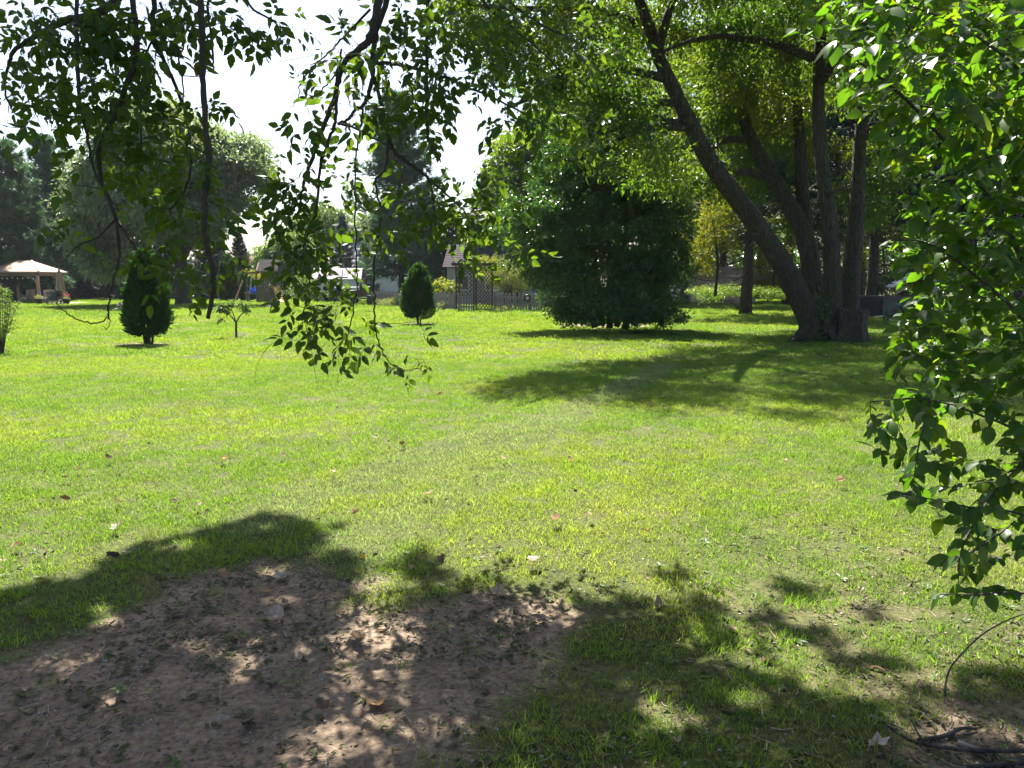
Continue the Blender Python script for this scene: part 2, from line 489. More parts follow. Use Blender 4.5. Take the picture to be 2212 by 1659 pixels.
DIRT2 = gxy([(1880, 1659), (1940, 1625), (2000, 1580), (2080, 1540), (2150, 1500), (2230, 1490)]) + [(2.6, 2.6), (2.2, 1.2), (1.0, 1.2)]
BUSH_BASE = G(1315, 703)
BIG_BASE = G(1795, 728)
CED1 = G(320, 744); CED2 = G(905, 700); YT = G(511, 731)
TRACKS = [gxy([(560, 1130), (690, 1070), (830, 1015), (1000, 955), (1180, 905), (1330, 850), (1440, 790)]),
          gxy([(820, 1050), (1000, 985), (1180, 925), (1260, 900)]),
          gxy([(700, 1230), (860, 1120), (1100, 1010)])]
def dirt_mask(x, y):
    n = fbm(x * 1.4, y * 1.4, 3, 4) - .5
    n2 = fbm(x * 7, y * 7, 9, 3) - .5
    d1 = poly_sd(x, y, DIRT) + .75 * n + .32 * n2
    m = sstep(-.16, .16, d1)
    d2 = poly_sd(x, y, DIRT2) + .7 * n + .5 * n2
    m = np.maximum(m, .95 * sstep(-.2, .2, d2))
    m = np.maximum(m, .32 * sstep(.54, .68, fbm(x * 2.1 + 7, y * 2.1, 23, 4)) * sstep(4.3, 3.3, y) * sstep(-.6, .4, x))
    for c, rx, ry in ((BUSH_BASE, 1.7, 1.0), (BIG_BASE, 1.3, .8), (CED1, .75, .55), (CED2, .75, .6), (YT, .5, .4), (G(1565, 640), 5, 3.0), (G(1890, 660), 4, 3)):
        e = 1 - np.hypot((x - c[0]) / rx, (y - c[1]) / ry) + .9 * n
        m = np.maximum(m, .9 * sstep(-.1, .25, e))
    return m
def graded(lo, a, b, hi, s0, g):
    mid = np.arange(a, b, s0)
    up = []; v = b; s = s0
    while v < hi: up.append(v); s *= g; v += s
    dn = []; v = a; s = s0
    while v > lo: s *= g; v -= s; dn.append(v)
    return np.array(dn[::-1] + list(mid) + up)
gx = graded(-420, -3.8, 3.4, 420, .055, 1.06)
gy = graded(-12, 1.4, 6.4, 620, .05, 1.045)
XX, YY = np.meshgrid(gx, gy)
DM = dirt_mask(XX, YY)
near = np.exp(-np.maximum(0, np.hypot(XX, YY - 3) - 5) / 3)
ZZ = hgt(XX, YY) + DM * near * (.035 * (fbm(XX * 3.1, YY * 3.1, 21, 4) - .5) + .022 * (fbm(XX * 11, YY * 11, 5, 3) - .5)) - .012 * DM * near
ZZ = ZZ - np.where(YY > 120, (YY - 120) * .002, 0)
ny, nx = XX.shape
GV = np.stack([XX, YY, ZZ], -1).reshape(-1, 3)
ii, jj = np.meshgrid(np.arange(ny - 1), np.arange(nx - 1), indexing='ij')
GQ = np.stack([ii * nx + jj, ii * nx + jj + 1, (ii + 1) * nx + jj + 1, (ii + 1) * nx + jj], -1).reshape(-1, 4)
dmf = DM.reshape(-1)

def ground_mat():
    m, nt, b = newmat('lawn_and_soil')
    tc = N(nt, 'ShaderNodeTexCoord')
    at = N(nt, 'ShaderNodeAttribute', attribute_name='dirt')
    n1 = N(nt, 'ShaderNodeTexNoise', i_Scale=1.1, i_Detail=6.0, i_Roughness=.65)
    n2 = N(nt, 'ShaderNodeTexNoise', i_Scale=38.0, i_Detail=6.0, i_Roughness=.7)
    n3 = N(nt, 'ShaderNodeTexVoronoi', i_Scale=70.0)
    n4 = N(nt, 'ShaderNodeTexNoise', i_Scale=5.0, i_Detail=4.0)
    for n in (n1, n2, n3, n4): nt.links.new(tc.outputs['Object'], n.inputs['Vector'])
    soil = ramp(nt, n2.outputs['Fac'], [(.28, (.08, .061, .044)), (.5, (.176, .134, .096)), (.72, (.285, .224, .168))])
    patch = ramp(nt, n4.outputs['Fac'], [(.35, (.72, .7, .68)), (.65, (1.08, 1.05, 1.02))])
    mx = N(nt, 'ShaderNodeMix', data_type='RGBA', blend_type='MULTIPLY'); mx.inputs['Factor'].default_value = 1
    nt.links.new(soil, mx.inputs['A']); nt.links.new(patch, mx.inputs['B'])
    lawn = ramp(nt, n1.outputs['Fac'], [(.3, (.042, .052, .016)), (.5, (.062, .075, .022)), (.7, (.095, .09, .04))])
    fine = ramp(nt, n2.outputs['Fac'], [(.3, (.3, .29, .26)), (.52, (.85, .84, .8)), (.72, (1.35, 1.25, 1.2))])
    mg = N(nt, 'ShaderNodeMix', data_type='RGBA', blend_type='MULTIPLY'); mg.inputs['Factor'].default_value = 1
    nt.links.new(lawn, mg.inputs['A']); nt.links.new(fine, mg.inputs['B'])
    mix = N(nt, 'ShaderNodeMix', data_type='RGBA')
    nt.links.new(at.outputs['Fac'], mix.inputs['Factor'])
    nt.links.new(mg.outputs['Result'], mix.inputs['A']); nt.links.new(mx.outputs['Result'], mix.inputs['B'])
    nt.links.new(mix.outputs['Result'], b.inputs['Base Color'])
    b.inputs['Roughness'].default_value = .95
    b.inputs['Specular IOR Level'].default_value = .15
    ad = N(nt, 'ShaderNodeMath', operation='MULTIPLY_ADD'); ad.inputs[1].default_value = .5
    nt.links.new(n3.outputs['Distance'], ad.inputs[0]); nt.links.new(n2.outputs['Fac'], ad.inputs[2])
    bp = N(nt, 'ShaderNodeBump', i_Strength=.7, i_Distance=.012)
    nt.links.new(ad.outputs[0], bp.inputs['Height']); nt.links.new(bp.outputs[0], b.inputs['Normal'])
    return m
GM = ground_mat()
qm = dmf[GQ].mean(1)
qc = GV[GQ].mean(1)
in_dirt = (qm > .5) & (qc[:, 1] < 8) & (qc[:, 0] < .9)
for nm, sel, lab, cat in (('lawn', ~in_dirt, 'wide mown green lawn running back to the trees and fence', 'lawn'),
                          ('dirt_patch', in_dirt, 'bare trodden brown soil where the grass has worn away', 'bare soil')):
    q = GQ[sel]
    used, inv = np.unique(q, return_inverse=True)
    me = mesh_arrays(nm, GV[used], [inv.reshape(-1, 4)], True)
    a = me.attributes.new('dirt', 'FLOAT', 'POINT')
    a.data.foreach_set('value', dmf[used].astype(np.float32))
    me.materials.append(GM)
    tag(link(bpy.data.objects.new(nm, me)), lab, cat, None, 'structure')

# ------------------------------------------------------------------ ground cover, instanced over points
def scatter(name, pts, rot, scl, idx, tint, meshes, label, cat):
    src = bpy.data.collections.new(name + '_kinds')
    for i, me in enumerate(meshes):
        src.objects.link(bpy.data.objects.new('%s_kind_%02d' % (name, i), me))
    me = bpy.data.meshes.new(name)
    me.vertices.add(len(pts)); me.vertices.foreach_set('co', np.ascontiguousarray(pts, np.float32).ravel())
    for nm, typ, arr, key in (('rot', 'FLOAT_VECTOR', rot, 'vector'), ('scl', 'FLOAT', scl, 'value'), ('idx', 'INT', idx, 'value'), ('tint', 'FLOAT_VECTOR', tint, 'vector')):
        a = me.attributes.new(nm, typ, 'POINT')
        a.data.foreach_set(key, np.ascontiguousarray(arr, np.int32 if typ == 'INT' else np.float32).ravel())
    me.update()
    o = link(bpy.data.objects.new(name, me))
    ng = bpy.data.node_groups.new(name + '_nodes', 'GeometryNodeTree')
    ng.interface.new_socket('Geometry', in_out='INPUT', socket_type='NodeSocketGeometry')
    ng.interface.new_socket('Geometry', in_out='OUTPUT', socket_type='NodeSocketGeometry')
    gi = ng.nodes.new('NodeGroupInput'); go = ng.nodes.new('NodeGroupOutput')
    ip = ng.nodes.new('GeometryNodeInstanceOnPoints')
    ci = ng.nodes.new('GeometryNodeCollectionInfo')
    ci.inputs['Collection'].default_value = src
    ci.inputs['Separate Children'].default_value = True
    ci.inputs['Reset Children'].default_value = True
    L = ng.links.new
    L(gi.outputs[0], ip.inputs['Points']); L(ci.outputs[0], ip.inputs['Instance'])
    ip.inputs['Pick Instance'].default_value = True
    for nm, typ, sock in (('rot', 'FLOAT_VECTOR', 'Rotation'), ('scl', 'FLOAT', 'Scale'), ('idx', 'INT', 'Instance Index')):
        na = ng.nodes.new('GeometryNodeInputNamedAttribute'); na.data_type = typ
        na.inputs['Name'].default_value = nm
        L(next(x for x in na.outputs if x.enabled), ip.inputs[sock])
    L(ip.outputs[0], go.inputs[0])
    md = o.modifiers.new('scatter', 'NODES'); md.node_group = ng
    return tag(o, label, cat, None, 'stuff')
def grass_mat():
    m, nt, b = newmat('grass_blade')
    at = N(nt, 'ShaderNodeAttribute', attribute_type='INSTANCER', attribute_name='tint')
    geo = N(nt, 'ShaderNodeNewGeometry')
    v = ramp(nt, geo.outputs['Random Per Island'], [(0, (.7, .75, .7)), (.55, (1.0, 1.0, 1.0)), (.86, (1.25, 1.15, 1.0)), (1, (1.5, 1.25, 1.9))])
    mul = N(nt, 'ShaderNodeMix', data_type='RGBA', blend_type='MULTIPLY'); mul.inputs['Factor'].default_value = 1
    nt.links.new(at.outputs['Color'], mul.inputs['A']); nt.links.new(v, mul.inputs['B'])
    nt.links.new(mul.outputs['Result'], b.inputs['Base Color'])
    b.inputs['Roughness'].default_value = .45
    b.inputs['Specular IOR Level'].default_value = .35
    tr = N(nt, 'ShaderNodeBsdfTranslucent')
    m2 = N(nt, 'ShaderNodeMix', data_type='RGBA', blend_type='MULTIPLY'); m2.inputs['Factor'].default_value = 1
    nt.links.new(mul.outputs['Result'], m2.inputs['A']); m2.inputs['B'].default_value = (1.55, 1.5, .75, 1)
    nt.links.new(m2.outputs['Result'], tr.inputs['Color'])
    ms = N(nt, 'ShaderNodeMixShader'); ms.inputs[0].default_value = .5
    nt.links.new(b.outputs[0], ms.inputs[1]); nt.links.new(tr.outputs[0], ms.inputs[2])
    nt.links.new(ms.outputs[0], nt.nodes['Material Output'].inputs[0])
    return m
M['grass'] = grass_mat()
BLADE = (np.array([[0, .5, 0], [0, -.5, 0], [.55, .38, .0], [.55, -.38, .0], [1, 0, -.12]], float), np.array([[2, 3, 4]]), np.array([[0, 1, 3, 2]]))
def blade_tuft(name, seed, rad, n, h0, h1, w, lean=.5, mat='grass'):
    r = np.random.default_rng(seed)
    p = np.zeros((n, 3)); a = r.uniform(0, 6.283, n); q = rad * np.sqrt(r.random(n))
    p[:, 0] = q * np.cos(a); p[:, 1] = q * np.sin(a); p[:, 2] = -.006
    d = np.stack([r.normal(0, lean, n), r.normal(0, lean, n), np.ones(n)], 1)
    z = np.stack([r.normal(size=n), r.normal(size=n), np.full(n, .3)], 1)
    mb = MB().leaves(BLADE, p, d, z, r.uniform(h0, h1, n), w * r.uniform(.7, 1.3, n))
    me = mb.mesh(name); me.materials.append(M[mat])
    return me
rg = np.random.default_rng(11)
def field(y0, y1, dens, pad=2.6, k=.74):
    """random points of the lawn between two distances, a little wider than the view"""
    area = k * (y1 * y1 - y0 * y0) + 2 * pad * (y1 - y0)
    n = int(area * dens)
    y = rg.uniform(y0, y1, int(n * 2.4))
    w = k * y + pad
    keep = rg.random(len(y)) < w / (k * y1 + pad)
    y = y[keep][:n]; w = w[keep][:n]
    return rg.uniform(-1, 1, len(y)) * w, y
def lawn_tint(x, y):
    n1 = fbm(x * .35, y * .35, 31, 4); n2 = fbm(x * 1.7, y * 1.7, 41, 3); n3 = fbm(x * .12, y * .16, 51, 3)
    lime = np.array([.146, .228, .027]); deep = np.array([.094, .185, .025]); straw = np.array([.24, .25, .09]); grey = np.array([.15, .21, .10])
    a = sstep(.38, .62, n1)[:, None]
    c = deep * (1 - a) * .8 + lime * (a + (1 - a) * .2)
    dry = sstep(.52, .75, n2) * .22 + .25 * sstep(7, 3.5, y) * sstep(.42, .6, n1) + .12 * sstep(.5, .65, n3)
    c = c * (1 - dry[:, None]) + straw * dry[:, None]
    t = np.zeros(len(x))
    for k, pl in enumerate(TRACKS):
        t = np.maximum(t, (1, .85, .75)[k] * sstep(.42, .12, line_d(x, y, pl) + .25 * (n2 - .5)))
    c = c * (1 - t[:, None]) + grey * t[:, None]  # paler sheen of bent grass along the mower tracks, put into the tint
    return c * rg.uniform(.82, 1.2, len(x))[:, None]
fine = [blade_tuft('fine_grass', 100 + i, .10, 40, .020, .046, .0038, .5) for i in range(4)]
wide = [blade_tuft('wide_grass', 120 + i, .30, 130, .03, .06, .010, .55) for i in range(3)]
gp, gt, gs, gi_ = [], [], [], []
for y0, y1, dens, kind, sc in ((1.5, 7, 220, 0, 1.0), (7, 16, 125, 0, 1.15), (16, 30, 13, 1, 1.0), (30, 80, 5.5, 1, 1.5)):
    x, y = field(y0, y1, dens, k=.74 if y1 < 40 else .8)
    dm = dirt_mask(x, y)
    thin = fbm(x * 2.3, y * 2.3, 61, 3)
    near_ = sstep(6.0, 3.2, y)
    keep = rg.random(len(x)) < np.clip(1.02 - 1.25 * dm, .0, 1) * (1 - .62 * near_ * sstep(.42, .62, thin))
    keep |= rg.random(len(x)) < .02 * (y < 8)
    x, y, dm = x[keep], y[keep], dm[keep]
    gp.append(np.stack([x, y, hgt(x, y)], 1)); gt.append(lawn_tint(x, y))
    gs.append(sc * rg.uniform(.7, 1.25, len(x)) * (1 - .35 * sstep(.1, .8, dm)))
    gi_.append(rg.integers(0, 4, len(x)) if kind == 0 else 4 + rg.integers(0, 3, len(x)))
gp = np.concatenate(gp); gt = np.concatenate(gt); gs = np.concatenate(gs); gi_ = np.concatenate(gi_)
rot = np.stack([rg.normal(0, .12, len(gp)), rg.normal(0, .12, len(gp)), rg.uniform(0, 6.283, len(gp))], 1)
scatter('grass', gp, rot, gs, gi_, gt, fine + wide, 'short mown grass blades covering the whole lawn', 'grass')

# weeds and clover in the worn ground
def rosette(name, seed, n, size, up, tpl):
    r = np.random.default_rng(seed)
    a = np.arange(n) * 2.4 + r.normal(0, .3, n)
    d = np.stack([np.cos(a), np.sin(a), r.uniform(up * .4, up * 1.5, n)], 1)
    z = np.stack([-np.cos(a) * .3, -np.sin(a) * .3, np.ones(n)], 1)
    mb = MB().leaves(tpl, np.tile([0, 0, .004], (n, 1)) + d * .004, d, z, size * r.uniform(.6, 1.2, n), size * r.uniform(.5, .9, n))
    me = mb.mesh(name); me.materials.append(M['weed'])
    return me
M['weed'] = leafmat('weed_leaf', [(.05, .1, .018), (.08, .135, .022), (.065, .11, .03)], .4, (1.6, 1.7, .6), .5, .4)
ros = [rosette('weed_rosette', 200 + i, 5 + i, .03 + .008 * (i % 3), .35, OVATE) for i in range(4)]
x, y = field(1.6, 6.5, 60)
dm = dirt_mask(x, y); cl = fbm(x * 1.9, y * 1.9, 71, 3)
pr = np.where(dm > .5, .10 + .55 * sstep(.55, .7, cl), .16 + .5 * sstep(.5, .65, cl) + .3 * sstep(.2, 1.0, x)) * np.where(dm < .5, sstep(5.2, 3.2, y), 1)
keep = rg.random(len(x)) < pr
x, y = x[keep], y[keep]; n = len(x)
scatter('weeds', np.stack([x, y, hgt(x, y) + .002], 1), np.stack([rg.normal(0, .15, n), rg.normal(0, .15, n), rg.uniform(0, 6.28, n)], 1),
        rg.uniform(.35, .95, n), rg.integers(0, 4, n), np.ones((n, 3)), ros, 'small broad leaved weeds and clover dotted over the worn ground', 'weeds')
# litter: dead stems, clippings, crumbs of soil, small stones
def sliver(name, seed, col):
    r = np.random.default_rng(seed)
    L = r.uniform(.008, .026); k = 5
    t = np.linspace(-1, 1, k)
    p = np.stack([t * L, .12 * L * t * t * r.normal(), .004 + .003 * np.abs(t)], 1)
    mb = MB().tube(p, r.uniform(.0007, .0015), 4)
    me = mb.mesh(name); me.materials.append(M[col]); return me
def crumb(name, seed, s, col):
    r = np.random.default_rng(seed)
    v = unit(np.array([[0, 0, 1], [1, 0, 0], [0, 1, 0], [-1, 0, 0], [0, -1, 0], [0, 0, -1]], float) + r.normal(0, .25, (6, 3))) * s * r.uniform(.6, 1.2, (6, 1)) * np.array([1, 1, .6])
    me = MB().add(v, [[0, 1, 2], [0, 2, 3], [0, 3, 4], [0, 4, 1], [5, 2, 1], [5, 3, 2], [5, 4, 3], [5, 1, 4]]).mesh(name, True)
    me.materials.append(M[col]); return me
def chip(name, seed, s, col):
    r = np.random.default_rng(seed)
    n = 2
    d = np.stack([np.cos(r.uniform(0, 6, n)), np.sin(r.uniform(0, 6, n)), r.uniform(0, .4, n)], 1)
    z = np.tile([0., 0, 1], (n, 1)) + r.normal(0, .35, (n, 3))
    me = MB().leaves(OVATE, np.tile([0, 0, .004], (n, 1)), d, z, s * r.uniform(.6, 1.1, n), s * r.uniform(.3, .7, n)).mesh(name)
    me.materials.append(M[col]); return me
M['soil_crumb'] = plain('soil_crumb', (.13, .098, .072), .95, 0, .35, 60)
M['straw'] = plain('dead_stem', (.27, .21, .14), .9, 0, .3, 60)
M['pebble'] = plain('pebble', (.3, .28, .26), .8, 0, .3, 60)
M['clip'] = leafmat('wilted_clipping', [(.06, .075, .03), (.1, .1, .05), (.13, .12, .07)], .3, (1.3, 1.3, .7), .7, .2)
lit = [sliver('dead_stem', 300 + i, ('straw', 'twig', 'straw')[i % 3]) for i in range(6)] + [crumb('soil_crumb', 320 + i, .006, ('soil_crumb', 'soil_crumb', 'pebble')[i % 3]) for i in range(6)] + \
      [chip('wilted_clipping', 340 + i, .028, 'clip') for i in range(5)] + [chip('dead_chip', 350 + i, .03, ('dry_brown', 'dry_dark', 'dry_tan')[i]) for i in range(3)]
x, y = field(1.6, 6.8, 2200)
dm = dirt_mask(x, y); cl = fbm(x * 2.5, y * 2.5, 81, 3)
keep = rg.random(len(x)) < (.05 + .62 * dm + .22 * (dm < .5) * sstep(5.2, 3.4, y) * sstep(-.6, .2, x)) * (.35 + 1.2 * sstep(.4, .65, cl))
x, y = x[keep], y[keep]; n = len(x)
w = np.array([2, 2, 2, 2, 2, 2, 4, 4, 4, 4, 4, 4, 2.6, 2.6, 2.6, 2.6, 2.6, .5, .5, .4]); w /= w.sum()
def ground_z(x, y):
    """height of the ground sheet under a point"""
    i = np.clip(np.searchsorted(gx, x) - 1, 0, nx - 2); j = np.clip(np.searchsorted(gy, y) - 1, 0, ny - 2)
    fx = (x - gx[i]) / (gx[i + 1] - gx[i]); fy = (y - gy[j]) / (gy[j + 1] - gy[j])
    return (ZZ[j, i] * (1 - fx) + ZZ[j, i + 1] * fx) * (1 - fy) + (ZZ[j + 1, i] * (1 - fx) + ZZ[j + 1, i + 1] * fx) * fy
scatter('ground_litter', np.stack([x, y, ground_z(x, y) + .001], 1), np.stack([rg.normal(0, .2, n), rg.normal(0, .2, n), rg.uniform(0, 6.28, n)], 1),
        rg.uniform(.5, 1.7, n) ** 1.2, rg.choice(len(lit), n, p=w), np.ones((n, 3)), lit, 'crumbs of soil, dead stems, small stones and clippings on the bare ground', 'ground litter')
# ------------------------------------------------------------------ trees
def sample_ells(rng, ells, n, shell=.45):
    vol = np.array([e[1][0] * e[1][1] * e[1][2] * (e[2] if len(e) > 2 else 1) for e in ells]) ** .8
    k = rng.choice(len(ells), n, p=vol / vol.sum())
    C = np.array([e[0] for e in ells], float)[k]; R = np.array([e[1] for e in ells], float)[k]
    return C + rdir(rng, n) * (rng.random(n) ** shell)[:, None] * R
def E(cx, cy, rx, ry, d, rd=None, w=1.0):
    return (P(cx, cy, d), (rx * px(d), rd if rd is not None else (rx + ry) * .5 * px(d), ry * px(d)), w)
def TR(rows, per=5):
    """rows of (x, y, distance, radius in m) -> smooth line"""
    return spline([[*P(a, b, d), r] for a, b, d, r in rows], per)
def attach(mb, rng, lines, targets, sag=.12, rmax=.06, rtip=.006, sides=5, up=.3, taper=.014):
    """joins every target to the nearest wood with a curved tapering branch; returns the branch of each target"""
    nod = np.concatenate([l[:, :3] for l in lines]); rad = np.concatenate([l[:, 3] for l in lines])
    d0 = np.array([np.min(np.linalg.norm(nod - t, axis=1)) for t in targets])
    out = [None] * len(targets)
    for i in np.argsort(d0):
        t = targets[i]
        v = nod - t
        c = np.linalg.norm(v, axis=1) + up * np.maximum(0, v[:, 2])
        j = int(np.argmin(c)); a = nod[j]; L = np.linalg.norm(t - a)
        if L < .02:
            out[i] = np.stack([a, t]); continue
        mid = (a + t) / 2 + np.array([0, 0, sag * L]) + rng.normal(0, .07 * L, 3)
        k = 5 if L > .5 else 4
        s = np.linspace(0, 1, k)[:, None]
        pts = a * (1 - s) ** 2 + 2 * mid * s * (1 - s) + t * s ** 2
        r0 = min(rad[j] * .75, rmax, rtip + taper * L)
        rr = np.linspace(r0, rtip, k)
        mb.tube(pts, rr, sides, cap=False)
        nod = np.concatenate([nod, pts[1:]]); rad = np.concatenate([rad, rr[1:]])
        out[i] = pts
    return out
def puff(mb, rng, centres, per, rad, size, tpl, droop=.3, flat=.7, wid=.75, zup=.7, out_from=None):
    """leaves about the twig ends"""
    n = len(centres) * per
    C = np.repeat(centres, per, 0)
    off = rdir(rng, n) * (rng.random(n) ** .6)[:, None] * np.array([1, 1, flat]) * np.repeat(rng.uniform(.65, 1.3, len(centres)), per)[:, None] * rad
    X = unit(off) * .6 + rng.normal(0, .5, (n, 3)) + np.array([0, 0, -droop])
    Z = rng.normal(0, 1, (n, 3)) * (1 - zup) + np.array([0, 0, 1.0]) * zup + rng.normal(0, .35, (n, 3))
    s = size * rng.uniform(.65, 1.25, n)
    return mb.leaves(tpl, C + off, X, Z, s, s * wid)
def broadleaf(name, label, cat, base, trunks, ells, n, per, rad, size, leaf, bk='bark', group=None, seed=1, droop=.3, wid=.75, sag=.1, rmax=.09, shell=.45, sides=8, rough=.05, tpl=RHOMB, zup=.5, extra=None, clear=None):
    rng = np.random.default_rng(seed)
    root = empty(name, base, 0, label, cat, group)
    for l in trunks:
        wb(MB().tube(l[:, :3], l[:, 3], sides, rough=rough, rng=rng), 'trunk', M[bk], root, True)
    tg = sample_ells(rng, ells, n, shell)
    tg[:, 2] = np.maximum(tg[:, 2], .12)
    for l, w in clear or []:                     # the limbs carry no leaves close along their bare lower lengths
        dd = np.linalg.norm(tg[:, None, [0, 2]] * (l[None, :, 1:2] / tg[:, None, 1:2]) - l[None][:, :, [0, 2]] + np.array([0, 1.6]) * (1 - l[None, :, 1:2] / tg[:, None, 1:2]), axis=2)
        j = dd.argmin(1); near_l = (dd.min(1) < w) & (tg[:, 1] < l[j, 1] + .3)
        tg = tg[~near_l]
    mb = MB()
    lines = trunks + ([e for e in extra] if extra else [])
    for e in extra or []: mb.tube(e[:, :3], e[:, 3], 7, rough=rough, rng=rng)
    attach(mb, rng, lines, tg, sag, rmax)
    wb(mb, 'branches', M[bk], root, True, 'stuff')
    wb(puff(MB(), rng, tg, per, rad, size, tpl, droop, .75, wid, zup), 'crown', M[leaf], root, False, 'stuff')
    return root
def conifer_meshes(seed, H, R, z0, nb, ntuft, nlen, nn=6, tr=.2, rise=.15, tip=.1, nw=1.0, ragged=.25, power=.8, dead=0):
    """trunk, boughs and needles about the origin"""
    rng = np.random.default_rng(seed)
    zz = np.linspace(0, H, 9)
    lean = rng.normal(0, .006, 2)
    line = np.stack([lean[0] * zz + .04 * np.sin(zz * .5), lean[1] * zz, zz - .05], 1)
    t = MB().tube(line, tr * (1 - .93 * zz / H) * np.r_[1.25, np.ones(8)], 9, rough=.05, rng=rng)
    bm = MB(); lm = MB()
    P_, X_ = [], []
    for i in range(nb + dead):
        isd = i >= nb
        f = rng.random() ** .85 if not isd else 0
        z = z0 + (H - z0) * f if not isd else rng.uniform(1.2, z0 + 1)
        L = (R * (1 - f) ** power * rng.uniform(1 - ragged, 1 + ragged * .6) + tip) if not isd else rng.uniform(.4, R * .8)
        a = rng.uniform(0, 6.283)
        o = np.array([np.cos(a), np.sin(a), 0]); s = np.linspace(0, 1, 5)
        slope = (rise + .55 * f) if not isd else rng.normal(-.1, .15)
        pts = np.array([lean[0] * z, lean[1] * z, z]) + o * (s * L)[:, None] + np.array([0, 0, 1.0]) * ((slope * s - .28 * (1 - f) * s * (1 - s) * 2) * L)[:, None] + rng.normal(0, .02 * L, (5, 3)) * s[:, None]
        bm.tube(pts, np.linspace(max(.012, .02 * L), .006, 5), 4, cap=False)
        if isd:
            for q in range(4):
                u = rng.uniform(.3, 1); p0 = pts[0] * (1 - u) + pts[-1] * u
                bm.tube(np.stack([p0, p0 + rdir(rng, 1)[0] * .3 * L * .5 + o * .1]), [.006, .003], 3, cap=False)
            continue
        m = max(4, int(ntuft * (.35 + .65 * L / R)))
        u = .18 + .82 * rng.random(m) ** .7
        c = np.stack([np.interp(u, s, pts[:, k]) for k in range(3)], 1)
        side = np.cross(o, [0, 0, 1.0])
        lat = rng.normal(0, .17, m) * L * (1.1 - u * .7)
        c = c + side * lat[:, None] + np.array([0, 0, 1]) * rng.normal(-.02, .05, m)[:, None] * L
        d = o * .8 + side * (np.sign(lat) * .5)[:, None] + rng.normal(0, .25, (m, 3)) + np.array([0, 0, .15 + .3 * f])
        P_.append(c); X_.append(d)
    P_ = np.concatenate(P_); X_ = unit(np.concatenate(X_))
    P2 = np.repeat(P_, nn, 0); X2 = np.repeat(X_, nn, 0) * .75 + rng.normal(0, .5, (len(P2), 3))
    lm.leaves(NEEDLE, P2, X2, rng.normal(0, 1, (len(P2), 3)), nlen * rng.uniform(.6, 1.2, len(P2)), nlen * nw * rng.uniform(.7, 1.3, len(P2)))
    return t.mesh('conifer_trunk', True), bm.mesh('conifer_boughs', True), lm.mesh('conifer_needles')
def conifer(name, meshes, base, rz, s, label, cat, leaf, bk='bark_dark', group=None):
    root = empty(name, base, rz, label, cat, group)
    for nm, me, mt, kd in (('trunk', meshes[0], bk, None), ('boughs', meshes[1], bk, 'stuff'), ('crown', meshes[2], leaf, 'stuff')):
        if not me.materials: me.materials.append(M[mt])
        o = bpy.data.objects.new(nm, me); COL.objects.link(o); o.parent = root
        if me.materials[0] != M[mt]:
            o.material_slots[0].link = 'OBJECT'; o.material_slots[0].material = M[mt]
        if kd: o['kind'] = kd
    root.scale = (s, s, s)
    return root
def arborvitae(name, label, base, H, W, seed, group, gap=.0, tip=.0, stems=True):
    rng = np.random.default_rng(seed)
    root = empty(name, base, 0, label, 'arborvitae', group)
    n = 5200
    f = rng.random(n) ** .85
    z = gap + (H - gap) * f
    prof = np.interp(f, [0, .06, .2, .45, .7, .9, 1], [.55, .85, 1.0, .93, .62 + tip, .27 + tip, .05])
    a = rng.uniform(0, 6.283, n)
    lob = 1 + .14 * np.sin(a * 3 + z * 2.1 + seed) + .12 * np.sin(a * 7 - z * 4 + seed) + .10 * np.sin(z * 11 / H * 2 + a * 2) + .12 * (vnoise(a * 4, z * 9 / H * 2, seed) - .5)
    r = W / 2 * prof * lob * (.72 + .3 * rng.random(n) ** .6)
    o = np.stack([np.cos(a), np.sin(a), 0 * a], 1)
    p = o * r[:, None]; p[:, 2] = z
    lm = MB()
    for k in range(4):
        d = o * rng.uniform(.2, .9, n)[:, None] + np.array([0, 0, 1.0]) * rng.uniform(.35, 1.1, n)[:, None] + rng.normal(0, .3, (n, 3))
        zz = np.cross(o, [0, 0, 1.0]) + rng.normal(0, .45, (n, 3))
        s = H * .045 * rng.uniform(.5, 1.5, n) * np.where(rng.random(n) < .05, 1.9, 1)
        lm.leaves(RHOMB, p + rng.normal(0, .012 * H, (n, 3)), d, zz, s, s * .5)
    tm = MB()
    for k in range(6):
        b = rng.uniform(0, 6.283); q = rng.uniform(.02, .1)
        e = rng.uniform(.15, .45) * W / 2
        tm.tube(spline([[q * math.cos(b), q * math.sin(b), -.04], [q * 1.6 * math.cos(b), q * 1.6 * math.sin(b), gap * .9], [e * math.cos(b), e * math.sin(b), H * .45], [e * .4 * math.cos(b), e * .4 * math.sin(b), H * .85]], 3), np.linspace(.035, .008, 10), 6)
    for k in range(40):
        zz = rng.uniform(gap * .7, H * .6); b = rng.uniform(0, 6.283); e = W * .45 * rng.uniform(.5, .95)
        tm.tube(np.array([[.03 * math.cos(b), .03 * math.sin(b), zz], [e * .5 * math.cos(b), e * .5 * math.sin(b), zz + .05], [e * math.cos(b), e * math.sin(b), zz + .2]]), [.01, .007, .004], 4)
    tm.build('stems', M['bark_dark'], root, True, 'stuff')
    lm.build('crown', M['cedar'], root, False, 'stuff')
    return root

